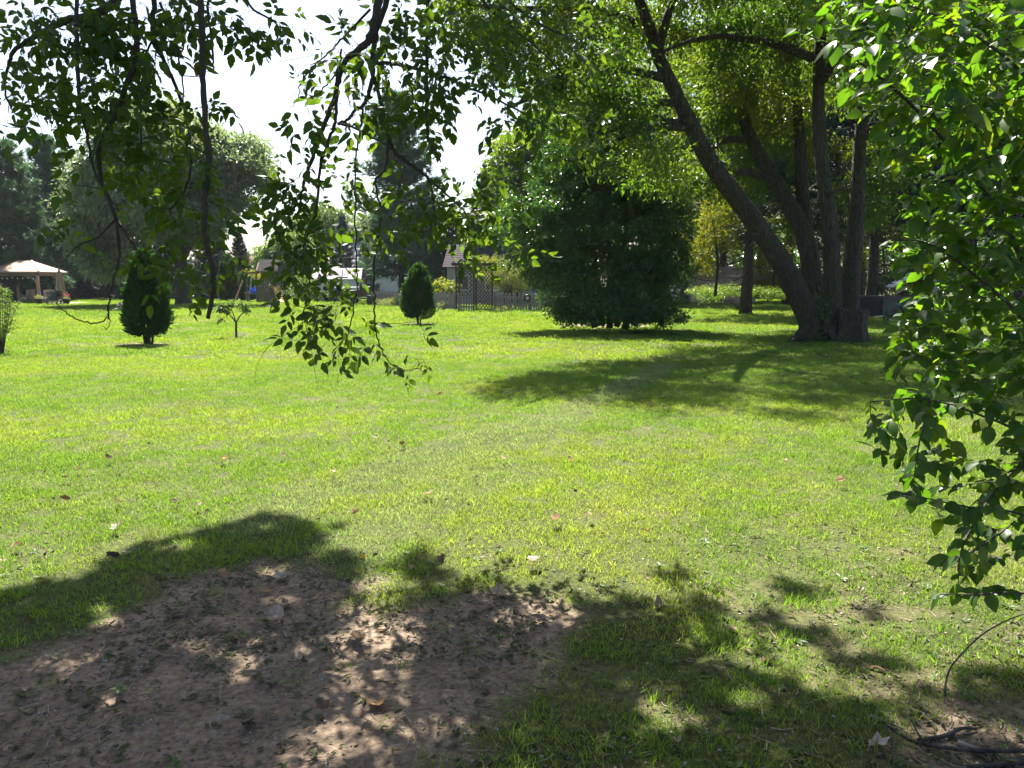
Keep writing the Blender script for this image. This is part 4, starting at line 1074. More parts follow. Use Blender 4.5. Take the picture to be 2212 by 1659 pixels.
HB = [  # drooping branches: (x, y, distance, radius in mm)
    [(428, -120, 4.1, 13), (432, 0, 4.1, 13), (437, 90, 4.1, 12.5), (440, 200, 4.1, 12), (446, 290, 4.1, 12), (452, 330, 4.1, 12), (444, 420, 4.1, 11.5), (441, 480, 4.1, 11), (446, 530, 4.1, 11.5), (460, 585, 4.1, 11), (462, 615, 4.1, 10.5), (450, 690, 4.1, 8)],
    [(275, -120, 4.7, 13), (287, 0, 4.7, 12), (296, 115, 4.7, 12), (277, 173, 4.7, 12), (262, 215, 4.7, 11), (248, 245, 4.7, 11), (218, 305, 4.7, 10.5), (212, 345, 4.7, 10), (222, 400, 4.7, 9), (250, 470, 4.7, 8), (257, 553, 4.7, 5.5), (245, 600, 4.7, 4), (236, 650, 4.7, 3.6), (232, 690, 4.7, 3)],
    [(250, 470, 4.7, 6), (215, 510, 4.65, 4.5), (180, 525, 4.6, 4), (145, 553, 4.6, 2.5)],
    [(255, 478, 4.7, 5), (300, 545, 4.7, 4), (335, 590, 4.7, 3), (345, 640, 4.7, 2)],
    [(330, -100, 5.2, 20), (230, 18, 5.2, 18), (140, 45, 5.2, 15), (75, 80, 5.2, 12), (30, 112, 5.2, 9), (14, 160, 5.2, 6), (12, 205, 5.2, 4), (35, 245, 5.2, 3), (66, 262, 5.2, 2)],
    [(166, -80, 4.3, 9), (165, 60, 4.3, 8), (167, 150, 4.3, 8), (177, 235, 4.3, 7), (190, 305, 4.3, 6), (205, 370, 4.3, 5), (228, 415, 4.3, 4), (258, 455, 4.3, 2.5)],
    [(345, -110, 5.0, 12), (333, 0, 5.0, 11), (331, 85, 5.0, 10), (352, 125, 5, 9), (372, 170, 5, 8), (395, 230, 5, 7), (407, 290, 5, 6), (408, 385, 5, 5), (372, 450, 5, 4), (370, 480, 5, 3.5), (375, 560, 5, 2)],
    [(372, 450, 5, 4), (335, 450, 5, 3.4), (300, 425, 5, 2.8), (262, 395, 5, 2)],
    [(448, -60, 4.6, 6), (451, 30, 4.6, 5.5), (460, 110, 4.6, 5), (462, 150, 4.6, 3)],
    [(345, 5, 5, 6), (375, 70, 5, 5), (388, 130, 5, 4), (398, 230, 5, 3)],
    [(298, 125, 4.7, 6), (303, 200, 4.8, 5), (305, 300, 4.8, 4), (296, 360, 4.8, 2.5)],
    [(330, 85, 5, 5), (300, 150, 5, 4), (296, 210, 5, 3)],
    # the forked branch in the middle
    [(826, -140, 4.8, 20), (818, 0, 4.8, 18), (806, 60, 4.8, 17), (797, 85, 4.8, 16), (770, 112, 4.8, 14), (743, 133, 4.8, 12), (729, 185, 4.8, 11), (710, 245, 4.8, 10), (683, 317, 4.8, 9), (660, 383, 4.8, 7.5), (650, 425, 4.8, 5), (640, 480, 4.8, 3)],
    [(729, 150, 4.8, 8), (727, 200, 4.8, 8), (723, 265, 4.8, 7), (706, 315, 4.8, 7), (692, 360, 4.8, 6.5), (688, 410, 4.8, 6), (680, 465, 4.8, 6), (659, 522, 4.8, 5), (655, 560, 4.8, 4)],
    [(850, -140, 5.0, 14), (836, 0, 5.0, 13), (815, 60, 5.0, 12), (808, 100, 5.0, 12), (804, 140, 4.95, 11), (806, 167, 4.9, 10), (795, 205, 4.9, 9), (783, 230, 4.9, 8), (765, 238, 4.9, 7), (755, 255, 4.9, 6.5), (729, 267, 4.85, 6)],
    [(808, 168, 4.95, 9), (822, 220, 5, 8.5), (839, 293, 5.05, 8), (852, 325, 5.1, 8), (879, 348, 5.2, 7.5), (905, 368, 5.3, 7), (925, 385, 5.4, 6), (936, 430, 5.4, 4), (940, 470, 5.4, 2.5)],
    [(925, 385, 5.4, 6), (960, 415, 5.6, 5), (1000, 455, 5.8, 4), (1030, 500, 5.9, 3), (1080, 520, 6, 2.5), (1120, 532, 6, 2)],
    [(838, 296, 5.05, 6), (834, 360, 5.05, 5.5), (813, 387, 5.05, 5.5), (815, 420, 5.05, 5), (823, 455, 5.05, 5), (818, 510, 5.05, 4.6), (808, 565, 5.05, 4.5), (809, 640, 5.05, 4), (809, 690, 5.05, 3.8), (816, 735, 5.05, 3.2), (828, 760, 5.05, 2.8), (845, 788, 5.0, 2.2), (875, 800, 5.0, 1.8), (905, 798, 5, 1.6), (922, 808, 5, 1.4)],
    [(729, 267, 4.85, 6), (762, 275, 4.85, 5), (795, 292, 4.85, 4.5), (830, 312, 4.9, 4), (850, 326, 5, 3)],
    [(925, -140, 5.3, 9), (924, 0, 5.3, 9), (922, 133, 5.3, 8), (923, 283, 5.3, 7), (930, 308, 5.3, 7), (937, 322, 5.3, 6), (952, 352, 5.3, 3)],
    [(812, 136, 4.95, 9), (870, 142, 5.2, 8), (949, 163, 5.5, 7), (1015, 190, 5.8, 6), (1083, 220, 6.1, 5), (1140, 250, 6.3, 4), (1196, 287, 6.5, 3)],
    [(800, 20, 5, 6), (740, 82, 4.9, 4.5), (715, 110, 4.8, 4), (680, 140, 4.7, 3), (650, 178, 4.6, 2.5), (645, 215, 4.6, 1.8)],
    [(738, 105, 4.8, 4.5), (730, 150, 4.8, 4), (700, 190, 4.7, 3), (668, 215, 4.7, 2)],
    [(772, 629, 4.7, 3.5), (764, 655, 4.7, 3.2), (763, 678, 4.7, 3), (752, 720, 4.7, 2.5), (742, 755, 4.7, 2)],
    [(784, 235, 4.9, 5), (775, 300, 4.8, 4), (767, 360, 4.75, 3.6), (768, 470, 4.7, 3.4), (770, 560, 4.7, 3.2), (772, 629, 4.7, 3)],
    [(659, 522, 4.75, 4), (666, 585, 4.7, 3.6), (666, 630, 4.7, 3.2), (656, 680, 4.7, 2.8), (653, 712, 4.7, 2)],
    [(664, 520, 4.75, 3.2), (700, 548, 4.7, 3), (745, 580, 4.7, 2.6), (775, 615, 4.7, 2)],
    [(1000, -60, 6, 8), (1060, 20, 6.2, 7), (1120, 70, 6.4, 6), (1180, 120, 6.5, 5), (1240, 190, 6.6, 3)],
    [(1120, 20, 6.6, 7), (1180, 60, 6.7, 5), (1230, 80, 6.8, 3)],
    [(500, -90, 4.5, 6), (540, 10, 4.5, 5), (590, 45, 4.5, 4), (620, 68, 4.5, 2)],
    [(122, 655, 4.65, 1.6), (135, 668, 4.65, 2), (152, 682, 4.65, 2.4), (178, 693, 4.65, 2.8), (200, 698, 4.66, 3), (222, 694, 4.68, 3), (233, 680, 4.7, 2.8), (232, 660, 4.7, 2.8)],
    [(233, 682, 4.7, 2), (238, 696, 4.7, 1.8), (231, 711, 4.7, 1.6), (218, 700, 4.7, 1.2)],
]
def dz(d): return 4.1 + (d - 4.1) * .42
lines = []
for row in HB:
    l = spline([[*P(a, b, dz(d)), r * 1.3 / 1000] for a, b, d, r in row], 6)
    l[:, :3] += rng.normal(0, .0035, (len(l), 3)) * np.linspace(0, 1, len(l))[:, None] ** .2
    lines.append(l)
    wb(MB().tube(l[:, :3], l[:, 3], 7, rough=.07, rng=rng), 'hanging_branch', M['twig'], near_tree, True)
mb = MB()
attach(mb, rng, limbs, np.array([l[0, :3] for l in lines if l[0, 2] > 3.25]), .15, .03, .008, 6, .1)
wb(mb, 'bough', M['bark'], near_tree, True)
LC = [  # leaf clusters: x, y, half width, half height, leaves, distance
    (90, 60, 110, 70, 60, 5), (40, 190, 55, 70, 24, 5.1), (110, 200, 70, 60, 34, 4.9), (200, 90, 90, 90, 74, 4.7), (190, 200, 60, 60, 36, 4.5), (300, 60, 100, 70, 50, 4.8), (390, 80, 60, 70, 36, 4.9),
    (470, 30, 50, 40, 20, 4.6), (545, 65, 40, 30, 14, 4.5), (605, 65, 26, 22, 9, 4.5), (625, 85, 18, 14, 5, 4.5), (300, 200, 80, 50, 32, 4.8), (255, 262, 55, 40, 20, 4.6), (390, 250, 60, 40, 24, 4.9), (440, 272, 36, 28, 14, 4.8),
    (30, 262, 28, 16, 5, 5.1), (112, 235, 25, 20, 7, 4.8), (120, 298, 36, 18, 9, 4.7), (150, 315, 18, 14, 6, 4.7), (240, 325, 60, 38, 26, 4.6), (330, 320, 70, 40, 32, 4.8), (400, 322, 48, 38, 20, 4.9),
    (250, 390, 50, 38, 18, 4.6), (330, 380, 70, 40, 26, 4.8), (160, 395, 24, 18, 5, 4.5), (390, 440, 66, 48, 20, 4.9), (185, 468, 48, 20, 13, 4.6), (452, 430, 18, 36, 6, 4.3), (330, 432, 40, 28, 10, 4.9),
    (350, 540, 58, 38, 18, 4.8), (400, 590, 56, 46, 18, 4.8), (432, 522, 36, 50, 12, 4.6), (480, 560, 20, 24, 5, 4.4), (490, 610, 20, 16, 4, 4.4), (330, 610, 24, 22, 5, 4.7),
    (655, 225, 34, 36, 13, 4.65), (655, 262, 20, 24, 6, 4.65), (690, 155, 22, 18, 7, 4.75), (735, 60, 24, 26, 6, 4.9), (760, 135, 36, 46, 14, 4.8), (742, 195, 34, 44, 14, 4.8), (655, 305, 16, 18, 5, 4.7), (632, 362, 34, 22, 10, 4.7),
    (840, 110, 56, 66, 30, 5.1), (880, 60, 76, 50, 32, 5.2), (960, 60, 76, 46, 32, 5.4), (1000, 150, 66, 56, 28, 5.8), (1060, 40, 70, 40, 22, 6), (900, 160, 66, 56, 30, 5.2), (880, 212, 48, 46, 18, 5.2), (842, 225, 28, 28, 10, 5),
    (930, 210, 36, 46, 18, 5.3), (962, 190, 36, 28, 10, 5.5), (780, 252, 28, 36, 10, 4.85), (800, 282, 22, 28, 8, 4.85), (902, 290, 56, 36, 18, 5.2), (940, 272, 28, 28, 8, 5.3),
    (625, 430, 54, 46, 26, 4.7), (600, 498, 36, 36, 12, 4.7), (660, 472, 56, 64, 32, 4.7), (692, 400, 46, 36, 14, 4.8), (752, 382, 54, 28, 14, 4.75), (792, 402, 22, 18, 5, 4.9), (640, 560, 64, 46, 28, 4.65), (680, 600, 56, 56, 24, 4.7), (620, 622, 26, 28, 8, 4.65),
    (762, 560, 36, 36, 12, 4.7), (902, 420, 56, 56, 25, 5.3), (850, 500, 56, 46, 22, 5.1), (802, 482, 36, 36, 12, 4.9), (962, 440, 56, 56, 28, 5.6), (1010, 472, 66, 46, 30, 5.8), (1042, 432, 36, 36, 11, 5.8), (1012, 532, 36, 24, 12, 5.8), (1062, 502, 36, 18, 8, 5.9), (1125, 535, 22, 16, 6, 6),
    (1112, 412, 20, 22, 8, 6), (700, 650, 54, 36, 16, 4.7), (660, 682, 34, 20, 8, 4.7), (702, 722, 34, 26, 13, 4.7), (760, 722, 34, 20, 12, 4.8), (832, 742, 44, 18, 7, 5.0), (900, 742, 22, 8, 4, 5), (752, 790, 44, 20, 10, 4.8), (862, 795, 50, 14, 8, 5),
    (1120, 120, 56, 56, 22, 6.3), (1180, 182, 56, 56, 18, 6.4), (1232, 60, 56, 46, 22, 6.8), (1150, 262, 46, 36, 15, 6.3), (1090, 242, 36, 36, 11, 6.1), (1232, 262, 46, 26, 15, 6.5), (1288, 290, 26, 18, 8, 6.6), (1200, 320, 46, 24, 13, 6.4), (1250, 132, 46, 36, 11, 6.7), (1180, 40, 66, 36, 18, 6.7), (1042, 100, 36, 36, 11, 6), (1090, 340, 30, 40, 6, 6)]
spots = []
for cx, cy_, rx, ry, n, d in LC:
    n = int(n * (1.0 if cy_ < 235 and cx < 450 else 1.1 if cx > 940 else .74)); d = dz(d)
    k = max(1, n // 4)
    u = rdir(rng, k)[:, :2] * (rng.random(k) ** .5)[:, None]
    dd = d + rng.normal(0, .2, k)
    c = CAM + rays(cx + u[:, 0] * rx, cy_ + u[:, 1] * ry - 8) * dd[:, None]
    spots.append(c[rng.integers(0, k, n)] + rng.normal(0, 1, (n, 3)) * [.05, .05, .06])
spots = np.concatenate(spots)
mb = MB()
tw = attach(mb, rng, lines, spots, .03, .004, .0011, 4, .15, .006)
wb(mb, 'twigs', M['twig'], near_tree, True, 'stuff')
# bare dead twigs that curl in the gaps
mb = MB()
for k in range(46):
    l = lines[rng.choice([0, 5, 8, 12, 13, 14, 17, 21, 24, 25])]; p0 = l[rng.integers(3, len(l)), :3]
    v = rng.normal(0, .12, 3) + np.array([0, 0, -.06]); p1 = p0 + v; p2 = p1 + v * .6 + rng.normal(0, .08, 3); p3 = p2 + rng.normal(0, .08, 3)
    mb.tube(spline([p0, p1, p2, p3], 4), np.linspace(.0018, .0006, 13), 3, cap=False)
wb(mb, 'dead_twigs', M['twig'], near_tree, True, 'stuff')
ns = len(spots)
dirs = np.array([unit(t[-1] - t[-2]) for t in tw])
X = unit(dirs * .7 + rng.normal(0, .5, (ns, 3)) + np.array([0, 0, -.55]))
Z = unit(rng.normal(0, .6, (ns, 3)) + np.array([0, -.35, .55]))
S = rng.uniform(.48, 1.02, ns)
var = rng.integers(0, len(CL), ns)
# every spray that shows largest is a leaf of its own, the rest one joined part
d_ = spots[:, 1]
inside = (np.abs(spots[:, 0] / d_) < .66) & ((spots[:, 2] - 1.6) / d_ < .36)
rank = np.argsort(-(S / d_ * inside))
big = rank[:300]; rest = rank[300:]
for i in big:
    place('leaf', CLM[var[i]], frame(spots[i], X[i], Z[i], S[i]), near_tree)
mb = MB()
for k in range(len(CL)):
    s = rest[var[rest] == k]
    mb.leaves(CL[k], spots[s], X[s], Z[s], S[s])
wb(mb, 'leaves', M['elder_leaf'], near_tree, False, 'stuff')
# the crown above the frame: it throws the dappled shade at our feet
SHADE = [[(-150, 1300), (0, 1290), (110, 1262), (200, 1232), (300, 1190), (420, 1160), (560, 1140), (640, 1140), (700, 1150), (705, 1225), (720, 1260), (735, 1300), (720, 1340), (700, 1390), (710, 1440), (700, 1500), (690, 1560), (720, 1610), (800, 1640), (830, 1700), (830, 1900), (-700, 1900), (-700, 1350)],
         [(800, 1228), (900, 1222), (985, 1245), (980, 1275), (860, 1262)],
         [(880, 1300), (940, 1290), (1010, 1285), (1060, 1310), (1100, 1340), (1150, 1350), (1230, 1385), (1300, 1420), (1290, 1330), (1310, 1285), (1370, 1300), (1430, 1310), (1500, 1360), (1500, 1420), (1600, 1450), (1700, 1500), (1800, 1540), (1900, 1560), (2050, 1560), (2250, 1620), (2250, 1900), (830, 1900), (860, 1640), (840, 1590), (900, 1570), (830, 1500), (870, 1440), (875, 1380)],
         [(1450, 1250), (1490, 1243), (1520, 1265), (1470, 1272)], [(1520, 1300), (1580, 1296), (1600, 1320), (1540, 1326)], [(1690, 1262), (1740, 1262), (1800, 1310), (1740, 1312)], [(1850, 1308), (1900, 1300), (1925, 1332), (1860, 1338)], [(1660, 1350), (1760, 1350), (1790, 1395), (1690, 1395)], [(1740, 1420), (1880, 1410), (1930, 1465), (1790, 1470)], [(1930, 1500), (2230, 1440), (2250, 1700), (1930, 1700)]]
LIT = [(215, 1335, 52, 26), (425, 1395, 50, 28), (480, 1475, 48, 30), (590, 1640, 70, 38), (655, 1585, 46, 28), (1560, 1470, 70, 20), (1700, 1590, 60, 18), (1480, 1640, 44, 12), (1950, 1600, 44, 15), (1840, 1500, 40, 12), (330, 1500, 24, 12), (1120, 1620, 40, 14), (120, 1440, 30, 10)]
def to_px(p):
    v = np.asarray(p, float) - CAM
    f = v[:, 1] * CP - v[:, 2] * SP; u = v[:, 1] * SP + v[:, 2] * CP
    return PW / 2 + PF * v[:, 0] / f, PH / 2 - PF * u / f
def shaded(x, y):
    """where the crown keeps the sun off the ground"""
    n = (fbm(x * 3.2, y * 3.2, 91, 3) - .5); n2 = (fbm(x * 3.2 + 40, y * 3.2, 93, 3) - .5)
    q = np.stack([x + .55 * n + .16 * (vnoise(x * 9, y * 9, 95) - .5), y + .5 * n2 + .16 * (vnoise(x * 9, y * 9, 96) - .5), 0 * x], 1)
    q[:, 1] = np.maximum(q[:, 1], 1.0)
    a, b = to_px(q)
    m = np.zeros(len(x), bool)
    for k, pl in enumerate(SHADE):
        m |= (poly_sd(a, b, pl) > 0)
    for cx, cy_, rx, ry in LIT:
        m &= np.hypot((a - cx) / rx, (b - cy_) / ry) > 1
    return m
x = rng.uniform(-5.5, 4.0, 160000); y = rng.uniform(1.55, 5.2, 160000)
k = shaded(x, y) & (vnoise(x * 5.5, y * 5.5, 97) > .2) & (rng.random(len(x)) < np.where(x > 1.0, .6, np.where(x > -.8, .5, 1))); x, y = x[k][:62000], y[k][:62000]
xb = rng.uniform(-6.5, .8, 26000); yb = rng.uniform(-4.5, 1.6, 26000)
xs_ = rng.uniform(1.0, 3.0, 2200); ys_ = rng.uniform(1.25, 1.65, 2200)  # extra unseen crown leaves, added to shade the shrub's low sprays
x = np.r_[x, xb, xs_]; y = np.r_[y, yb, ys_]
h = 5.1 + 2.6 * vnoise(x * 1.1 + 3, y * 1.1, 15) + .35 * (vnoise(x * 5, y * 5, 16) - .5) + rng.normal(0, .1, len(x))
h = np.where(y > 1.6, h, h + .6)
lp = np.stack([x, y, 0 * x], 1) + SUN * (h / SUN[2])[:, None]
cl = lp[rng.choice(len(lp), 420, replace=False)]
mb = MB()
attach(mb, rng, limbs + [trunk], cl, .08, .05, .005, 4, .2)
wb(mb, 'upper_branches', M['bark'], near_tree, True, 'stuff')
nl = len(lp)
s = .11 * rng.uniform(.7, 1.25, nl)
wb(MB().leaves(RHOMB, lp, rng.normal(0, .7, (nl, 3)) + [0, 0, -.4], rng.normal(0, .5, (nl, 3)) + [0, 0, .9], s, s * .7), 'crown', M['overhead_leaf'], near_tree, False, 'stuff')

# ------------------------------------------------------------------ the glossy leaved shrub at the edge
OV = [leaf_tpl([0, .14, .38, .68, .9, 1], [0, .2, .31, .25, .1, 0], f, c) for f, c in ((.25, .2), (.1, .35), (.45, .12), (-.1, .3))]
OVM = []
for v, t, q in OV:
    me = mesh_arrays('shrub_leaf', v, [t, q], True); me.materials.append(M['thorn_leaf']); OVM.append(me)
thorn = empty('buckthorn_shrub', (3.3, 3.0, 0), 0, 'tall arching shrub with glossy oval bright green leaves filling the edge of the picture', 'shrub')
rng = np.random.default_rng(123)
ST = []
for base, rows in (((3.1, 2.9, -.03), [(2330, 900, 3.0, 26), (2190, 520, 2.95, 18), (2010, 270, 2.85, 11), (1850, 130, 2.75, 7), (1715, 62, 2.7, 3)]),
                   ((3.5, 3.6, -.03), [(2420, 800, 3.6, 28), (2280, 430, 3.5, 20), (2100, 270, 3.4, 12), (1960, 225, 3.3, 7), (1870, 245, 3.2, 3)]),
                   ((2.8, 2.5, -.03), [(2360, 1000, 2.6, 20), (2240, 730, 2.55, 14), (2100, 590, 2.5, 9), (2000, 525, 2.5, 5), (1925, 520, 2.5, 3)]),
                   ((2.9, 2.7, -.03), [(2400, 1130, 2.9, 16), (2240, 960, 2.75, 11), (2100, 890, 2.6, 7), (1990, 862, 2.5, 5), (1880, 868, 2.45, 2.5)]),
                   ((2.6, 2.2, -.03), [(2420, 1240, 2.4, 12), (2230, 1120, 2.3, 8), (2090, 1095, 2.3, 5), (1995, 1075, 2.25, 3), (1945, 1065, 2.2, 2)]),
                   ((2.5, 2.2, -.03), [(2420, 1320, 2.3, 10), (2212, 1282, 2.25, 6), (2110, 1284, 2.2, 4), (2030, 1284, 2.2, 2)]),
                   ((3.9, 4.2, -.03), [(2480, 700, 4.1, 30), (2330, 320, 4.0, 20), (2190, 100, 3.9, 12), (2040, -20, 3.8, 6), (1930, -60, 3.7, 3)]),
                   ((2.7, 2.4, -.03), [(2480, 700, 2.5, 20), (2320, 320, 2.4, 14), (2210, 160, 2.4, 10), (2080, 60, 2.4, 6), (1960, 10, 2.4, 3)]),
                   ((3.7, 4.0, -.03), [(2430, 900, 3.9, 22), (2270, 700, 3.8, 14), (2110, 640, 3.7, 9), (1990, 655, 3.6, 4)]),
                   ((3.4, 3.6, -.03), [(2400, 1000, 3.4, 18), (2230, 840, 3.3, 12), (2100, 760, 3.2, 7), (1960, 745, 3.1, 3)])):
    l = spline([[*base, rows[0][3] / 1000 * .9]] + [[*P(a, b, d), max(.0018, r / 1000 * .55)] for a, b, d, r in rows], 7)
    ST.append(l)
    wb(MB().tube(l[:, :3], l[:, 3], 7, rough=.05, rng=rng), 'stem', M['twig'], thorn, True)
DR = spline([[*P(2010, 862, 2.5), .003], [*P(1985, 960, 2.4), .0026], [*P(1975, 1030, 2.35), .0018], [*P(1970, 1075, 2.3), .001]], 5)
D2 = spline([[*P(2230, 980, 2.6), .005], [*P(2150, 1060, 2.4), .004], [*P(2080, 1180, 2.3), .003], [*P(2070, 1260, 2.25), .0015]], 5)
D3 = spline([[*P(2240, 1090, 2.5), .004], [*P(2120, 1180, 2.4), .003], [*P(2040, 1210, 2.35), .0015]], 5)
for l in (DR, D2, D3):
    ST.append(l); wb(MB().tube(l[:, :3], l[:, 3], 5), 'drooping_twig', M['twig'], thorn, True)
POLY = [(1790, -90), (1712, 45), (1800, 75), (1808, 170), (1856, 250), (1896, 330), (1965, 400), (1945, 480), (1905, 545), (1968, 640), (1930, 720), (1890, 840), (1862, 950), (1930, 1030), (2000, 1080), (2060, 1190), (2060, 1270), (2150, 1290), (2225, 1180), (2330, 1200), (2430, 1250), (2560, 900), (2560, -90)]
tg = []
while len(tg) < 2000:
    x, y = rng.uniform(1700, 2560), rng.uniform(-90, 1300)
    if poly_sd(np.array([x]), np.array([y]), POLY)[0] < 0: continue
    if y > 820 and rng.random() > .33: continue
    if x < 1900 and y < 400 and rng.random() > .6: continue
    d = rng.uniform(2.2, 3.1) if y > 820 else rng.choice([rng.uniform(2.3, 3.2), rng.uniform(3, 4.4)])
    tg.append(P(x, y, d))
tg = np.array(tg)
mb = MB()
tw = attach(mb, rng, ST, tg, -.02, .005, .0012, 4, .1, .007)
wb(mb, 'twigs', M['twig'], thorn, True, 'stuff')
LP, LX, LZ, LS = [], [], [], []
for t in tw + [l[-18:, :3] for l in ST]:
    L = np.linalg.norm(np.diff(t, axis=0), axis=1).sum()
    use = min(L, .5); m = int(use / .03) + 2
    s = np.concatenate([[0], np.cumsum(np.linalg.norm(np.diff(t, axis=0), axis=1))])
    for k in range(m):
        u = L - use * k / m
        p = np.array([np.interp(u, s, t[:, c]) for c in range(3)])
        q = np.array([np.interp(min(L, u + .02), s, t[:, c]) - np.interp(max(0, u - .02), s, t[:, c]) for c in range(3)])
        q = unit(q)
        side = unit(np.cross(q, [0, 0, 1.0])) * (1 if k % 2 else -1)
        if k == 0: side = side * 0
        LP.append(p); LX.append(unit(q * rng.uniform(.4, .9) + side * rng.uniform(.6, 1) + np.array([0, 0, -rng.uniform(.15, .6)]) + rng.normal(0, .15, 3)))
        LZ.append(unit(np.array([0, -.25, 1.0]) + rng.normal(0, .45, 3))); LS.append(.054 * rng.uniform(.5, 1.35))
LP = np.array(LP); LX = np.array(LX); LZ = np.array(LZ); LS = np.array(LS)
var = rng.integers(0, len(OV), len(LP))
inside = (LP[:, 0] / LP[:, 1] < .668) & (LP[:, 2] > .2) & (LP[:, 0] / LP[:, 1] > 0)
rank = np.argsort(-(LS / LP[:, 1] * inside))
for i in rank[:300]:
    place('leaf', OVM[var[i]], frame(LP[i], LX[i], LZ[i], LS[i]), thorn)
mb = MB(); rest = rank[300:]
for k in range(len(OV)):
    s = rest[var[rest] == k]; mb.leaves(OV[k], LP[s], LX[s], LZ[s], LS[s])
wb(mb, 'leaves', M['thorn_leaf'], thorn, True, 'stuff')
# ------------------------------------------------------------------ things built by people
def at(x, d, z=0.0):
    p = P(x, 620, d); return np.array([p[0], p[1], hgt(p[0], p[1]) + z])
def local(name, parent, mat, fn, smooth=False, kind=None, label=None):
    mb = MB(); fn(mb); return mb.build(name, M[mat], parent, smooth, kind, label)

# gazebo, about its centre
gd = 56.0
gc = at(60, gd + 1.6)
gz = empty('gazebo', gc, .05, 'timber gazebo with a tan hipped roof at the shady edge of the garden', 'gazebo')
w = 1.75; e = 2.3
def hip(mb):
    r = 2.0
    V = [[-r, -r, 2.3], [r, -r, 2.3], [r, r, 2.3], [-r, r, 2.3], [-.45, 0, 3.12], [.45, 0, 3.12], [-r, -r, 2.22], [r, -r, 2.22], [r, r, 2.22], [-r, r, 2.22]]
    mb.add(V, [[0, 1, 5, 4], [2, 3, 4, 5], [0, 6, 7, 1], [1, 7, 8, 2], [2, 8, 9, 3], [3, 9, 6, 0], [9, 8, 7, 6]], [[1, 2, 5], [3, 0, 4]])
rf = local('roof', gz, 'tan_metal', hip)
for sx, sy, tx, ty in ((-1, -1, -.22, 0), (1, -1, .22, 0), (1, 1, .22, 0), (-1, 1, -.22, 0)):
    local('hip_cap', rf, 'tan_metal', lambda mb: mb.beam([sx * 2.0, sy * 2.0, 2.33], [tx * 2, 0, 3.15], .08, .04))
for k in range(4):
    a = k * math.pi / 2
    c_, s_ = math.cos(a), math.sin(a)
    local('eave_beam', gz, 'brown_wood', lambda mb: mb.box([c_ * 1.7, s_ * 1.7, 2.1], [.1, 3.5, .2], a))
for sx in (-1, 1):
    for sy in (-1, 1):
        local('post', gz, 'cedar_wood', lambda mb: mb.box([sx * 1.68, sy * 1.68, 1.0], [.17, .17, 2.0]))
        local('brace', gz, 'cedar_wood', lambda mb: mb.add(*[(lambda t: (np.concatenate(t.V), np.concatenate(t.F[4])))(MB().tube(spline([[sx * 1.62, sy * 1.68, 1.35], [sx * 1.45, sy * 1.68, 1.72], [sx * 1.0, sy * 1.68, 1.99]], 4), .07, 4, cap=False))][0]))
sl = empty('string_lights', gc + [0, -1.7, 0], 0, 'string of small round bulbs hung under the gazebo eave', 'string lights')
xs = np.linspace(-1.5, 1.5, 9)
local('cable', sl, 'black', lambda mb: mb.tube(np.stack([xs, 0 * xs, 1.93 - .07 * np.abs(np.sin(xs * 3))], 1), .008, 4))
for x in xs[::1]:
    local('bulb', sl, 'bulb', lambda mb: mb.lathe([[0, -.05], [.03, -.035], [.04, 0], [.03, .035], [.012, .06]], 8, (x, 0, 1.86 - .07 * abs(math.sin(x * 3)))), True)
# patio paving
pv = empty('patio', at(75, gd, .0), 0, 'pale stone patio under the gazebo and garden chairs', 'patio')
k = 0
for i in range(7):
    for j in range(5):
        local('paver', pv, 'paver', lambda mb: mb.box([-2.6 + i * .86 + .0, -1.0 + j * .86, .012 + .004 * ((i * 3 + j) % 3)], [.83, .83, .05]))
# closed umbrella
um = empty('patio_umbrella', at(130, gd - 1.5), 0, 'closed beige patio umbrella standing beside the gazebo post', 'umbrella')
local('pole', um, 'brown_wood', lambda mb: mb.tube([[0, 0, 0], [0, 0, 2.6]], .024, 8))
local('base', um, 'dark_grey', lambda mb: mb.lathe([[.0, 0], [.27, 0], [.27, .06], [.1, .1], [.04, .3], [0, .3]], 14), True)
def closed(mb):
    n = 16; z = [2.5, 2.3, 2.05, 1.6, 1.2, .98, 1.0]; r = [.015, .09, .17, .2, .24, .27, .22]
    a = np.arange(n) * 2 * math.pi / n
    V = np.concatenate([np.stack([q * (1 + .22 * (-1) ** np.arange(n)) * np.cos(a), q * (1 + .22 * (-1) ** np.arange(n)) * np.sin(a), np.full(n, h) + (.03 * (-1) ** np.arange(n) if h < 1.05 else 0)], 1) for h, q in zip(z, r)])
    mb.add(V, [[i * n + j, (i + 1) * n + j, (i + 1) * n + (j + 1) % n, i * n + (j + 1) % n] for i in range(6) for j in range(n)])
local('canopy', um, 'beige', closed)
local('finial', um, 'brown_wood', lambda mb: mb.lathe([[0, 2.68], [.03, 2.64], [.03, 2.58], [0, 2.54]], 8), True)
